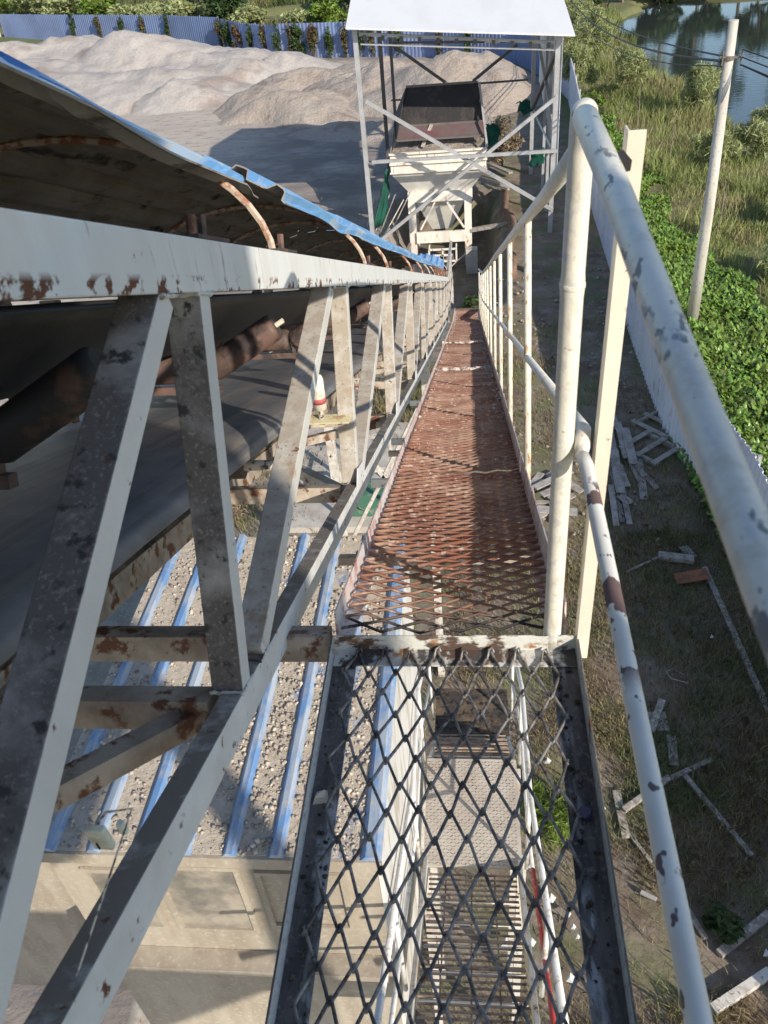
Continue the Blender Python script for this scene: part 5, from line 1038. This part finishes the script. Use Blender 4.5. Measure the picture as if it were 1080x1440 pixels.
# feed grid inside and tall rubber sheet behind
mb = MB(); vs = [tuple(onY(556, 197, 31.0)), tuple(onY(684, 189, 31.0)), tuple(onY(681, 171, 31.6)), tuple(onY(559, 179, 31.6))]; mb.add(vs, [(0, 1, 2, 3)]); o = mb.build('feed_slope', M['redplate']); md = o.modifiers.new('s', 'SOLIDIFY'); md.thickness = .04; put(hp, o)
mb = MB(); vs = [tuple(onY(559, 178, 31.65)), tuple(onY(681, 170, 31.65)), tuple(onY(672, 116, 32.4)), tuple(onY(571, 123, 32.4))]; mb.add(vs, [(0, 1, 2, 3)]); o = mb.build('rubber_sheet', M['blackplate']); md = o.modifiers.new('s', 'SOLIDIFY'); md.thickness = .04; put(hp, o)
mb = MB(); vs = [tuple(onY(550, 213, 30.4)), tuple(onY(557, 198, 30.9)), tuple(onY(570, 124, 32.35)), tuple(onY(556, 160, 32.3))]; mb.add(vs, [(0, 1, 2, 3)]); o = mb.build('side_sheet', M['blackplate']); md = o.modifiers.new('s', 'SOLIDIFY'); md.thickness = .03; put(hp, o)
for x in (.50,): mb = MB(); mb.bar(onY(685, 206, 30.4), onY(674, 116, 32.4), .07, .07); put(hp, mb.build('side_bar', M['galv']))
mb = MB(); mb.bar(onY(556, 198, 30.95), onY(684, 190, 30.95), .07, .07, (0, 1, 0)); mb.bar(onY(559, 178, 31.6), onY(681, 170, 31.6), .07, .07, (0, 1, 0)); mb.bar(onY(571, 122, 32.36), onY(672, 115, 32.36), .07, .07, (0, 1, 0)); put(hp, mb.build('cross_bars', M['darksteel']))
def pileh(x, y): return 0
V = []; n1, n2 = 24, 14
for j in range(n2 + 1):
    for i in range(n1 + 1):
        x = xl + .05 + (xr - xl - .1) * i / n1; y = HY + .05 + 2.4 * j / n2; V.append((x, y, -6.12 + .55 * j / n2 * .5 + .10 * float(fbm(x, y, .5, 3, 9))))
F = [(j * (n1 + 1) + i, j * (n1 + 1) + i + 1, (j + 1) * (n1 + 1) + i + 1, (j + 1) * (n1 + 1) + i) for j in range(n2) for i in range(n1)]
o = np_mesh('sand_fill', V, F, M['heap2'], smooth=True); tag(o, 'brown sand lying in the top of the hopper', 'sand', kind='stuff')
# slanting planks inside the hopper mouth
for k, (a, b, y_) in enumerate([((594, 178), (626, 142), 32.2), ((594, 207), (607, 175), 31.0)]):
    p = onY(*a, y_); q = onY(*b, y_ + .5); mb = MB(); mb.bar(p, q, .12, .04, (1, 0, 0)); tag(mb.build('pole_stick', M['wood']), ['pale stick slanting across the black rubber sheet', 'thin stick slanting across the red feed slope'][k], 'stick')
# green netting, bank and loose beams around the pit
def netsheet(pts, lab):
    mb = MB(); n = 8; V = []; (a, b, c, d) = [Vector(p) for p in pts]
    for j in range(n + 1):
        for i in range(n + 1):
            p = a.lerp(b, i / n).lerp(d.lerp(c, i / n), j / n); e = .10 * float(fbm(i * .9, j * .9, 1.7, 2, int(a.x * 7) + 3)); V.append(p + Vector((e, e, e)))
    mb.add(V, [(j * (n + 1) + i, j * (n + 1) + i + 1, (j + 1) * (n + 1) + i + 1, (j + 1) * (n + 1) + i) for j in range(n) for i in range(n)])
    o = mb.build('dust_net', M['netting'], smooth=True); md = o.modifiers.new('s', 'SOLIDIFY'); md.thickness = .01; tag(o, lab, 'netting', 'green dust nets')
g = lambda x, y, Y: tuple(onY(x, y, Y))
netsheet([g(525, 320, 30), g(540, 322, 31), g(549, 240, 31), g(542, 240, 30)], 'narrow strip of green netting standing left of the hopper')
netsheet([g(682, 205, 33.5), g(706, 208, 33.4), g(700, 178, 34), g(682, 176, 34)], 'crumpled green netting right of the hopper mouth')
netsheet([g(728, 160, 36), g(748, 158, 36.1), g(743, 138, 36.4), g(729, 140, 36.4)], 'small green netting scrap by the back right shed post')
netsheet([g(745, 232, 33), g(766, 228, 32.6), g(764, 208, 33), g(748, 212, 33.4)], 'green netting hanging inside the right side cladding')
mb = MB(); V = []
for j in range(13):
    y = 25.2 + .75 * j
    for i in range(6): t = i / 5; V.append((1.02 + .55 * t + .16 * float(fbm(y, t * 3, 1.3, 3, 4)), y, -10.2 + 1.85 * t ** .8 + .14 * float(fbm(y, t * 2, .9, 3, 8))))
mb.add(V, [(j * 6 + i, j * 6 + i + 1, (j + 1) * 6 + i + 1, (j + 1) * 6 + i) for j in range(12) for i in range(5)]); o = mb.build('pit_wall', M['earth'], smooth=True); md = o.modifiers.new('s', 'SOLIDIFY'); md.thickness = .15; md.offset = 1; o['kind'] = 'structure'
G_P = 'loose beams right of the hopper'
plank(P2(668, 275), P2(716, 284), .22, .10, 'upper pale beam lying beside the hopper cone', za=-8.0, zb=-8.2, group=G_P); plank(P2(686, 236), P2(718, 250), .2, .08, 'short pale beam behind the upper one', za=-8.5, zb=-8.5, group=G_P); plank(P2(662, 316), P2(726, 318), .20, .12, 'lower grey beam reaching from the hopper leg to the bank', za=-8.9, zb=-8.55, group=G_P)
r = random.Random(77)
for k in range(6):
    a = P2(517 + 6 * k, 318 + 3 * k); l_ = .5 + .1 * k; p = Vector((a[0], a[1], GZ)); mb = MB(); mb.tube([p, p + Vector((.35 + .1 * k, .4 * (k % 3), 1.1 + .25 * (k % 2)))], .02, 6)
    tag(mb.build('leaning_stick', M['wood' if k % 2 else 'steelw']), 'thin stick leaning among others at the left foot of the shed, one of several alike', 'stick', 'sticks at the left shed post')
shrub('dead_bush', 1.55, 37.8, 1.15, 2.0, 2600, 'leafdry', 'heap of dry brushwood in the back right corner of the shed', 'brushwood', None, size=0.09, seed=900, flat=1, core=0.3)
shrub('weed_clump', 0.2, 23.6, .5, .4, 500, 'leafC', 'dark weeds at the foot of the walkway', 'weeds', 'weed clumps in the grass', size=0.07, seed=901)

# ------------------------------------------------------------ unseen house added behind the camera to shade the near platform; conveyor enters it
ph = empty('shade_house', (1.0, -4.6, GZ), 'unseen clad house on tall legs, added behind the platform to shade it', 'building')
X1, Y1 = 3.56, -2.66
mb = MB()
for (x0, y0, x1, y1) in ((0.9, Y1 - .06, X1, Y1), (X1 - .06, -7.2, X1, Y1 - .062), (-3.4, Y1 - .06, -2.1, Y1), (-3.4, -7.2, -3.34, Y1 - .062)): mb.box((x0, y0, 2.2), (x1, y1, 6.0))
mb.box((-2.1, Y1 - .06, 3.6), (0.9, Y1, 6.0)); mb.box((-3.4, -7.26, 2.2), (X1, -7.2, 6.0)); put(ph, mb.build('wall', M['cladding']))
mb = MB(); mb.box((-3.6, -7.4, 6.0), (X1 + .05, Y1 + .02, 6.12)); put(ph, mb.build('roof', M['roofwhite'])); mb = MB(); mb.box((-3.4, -7.2, -.12), (X1, Y1 - .1, -.02)); 
put(ph, mb.build('floor', M['beam']))
for x in (-3.2, X1 - .2):
    for y in (-7.0, Y1 - .25): mb = MB(); mb.box((x, y, GZ - .2), (x + .16, y + .16, 2.2)); put(ph, mb.build('leg', M['steelw']))
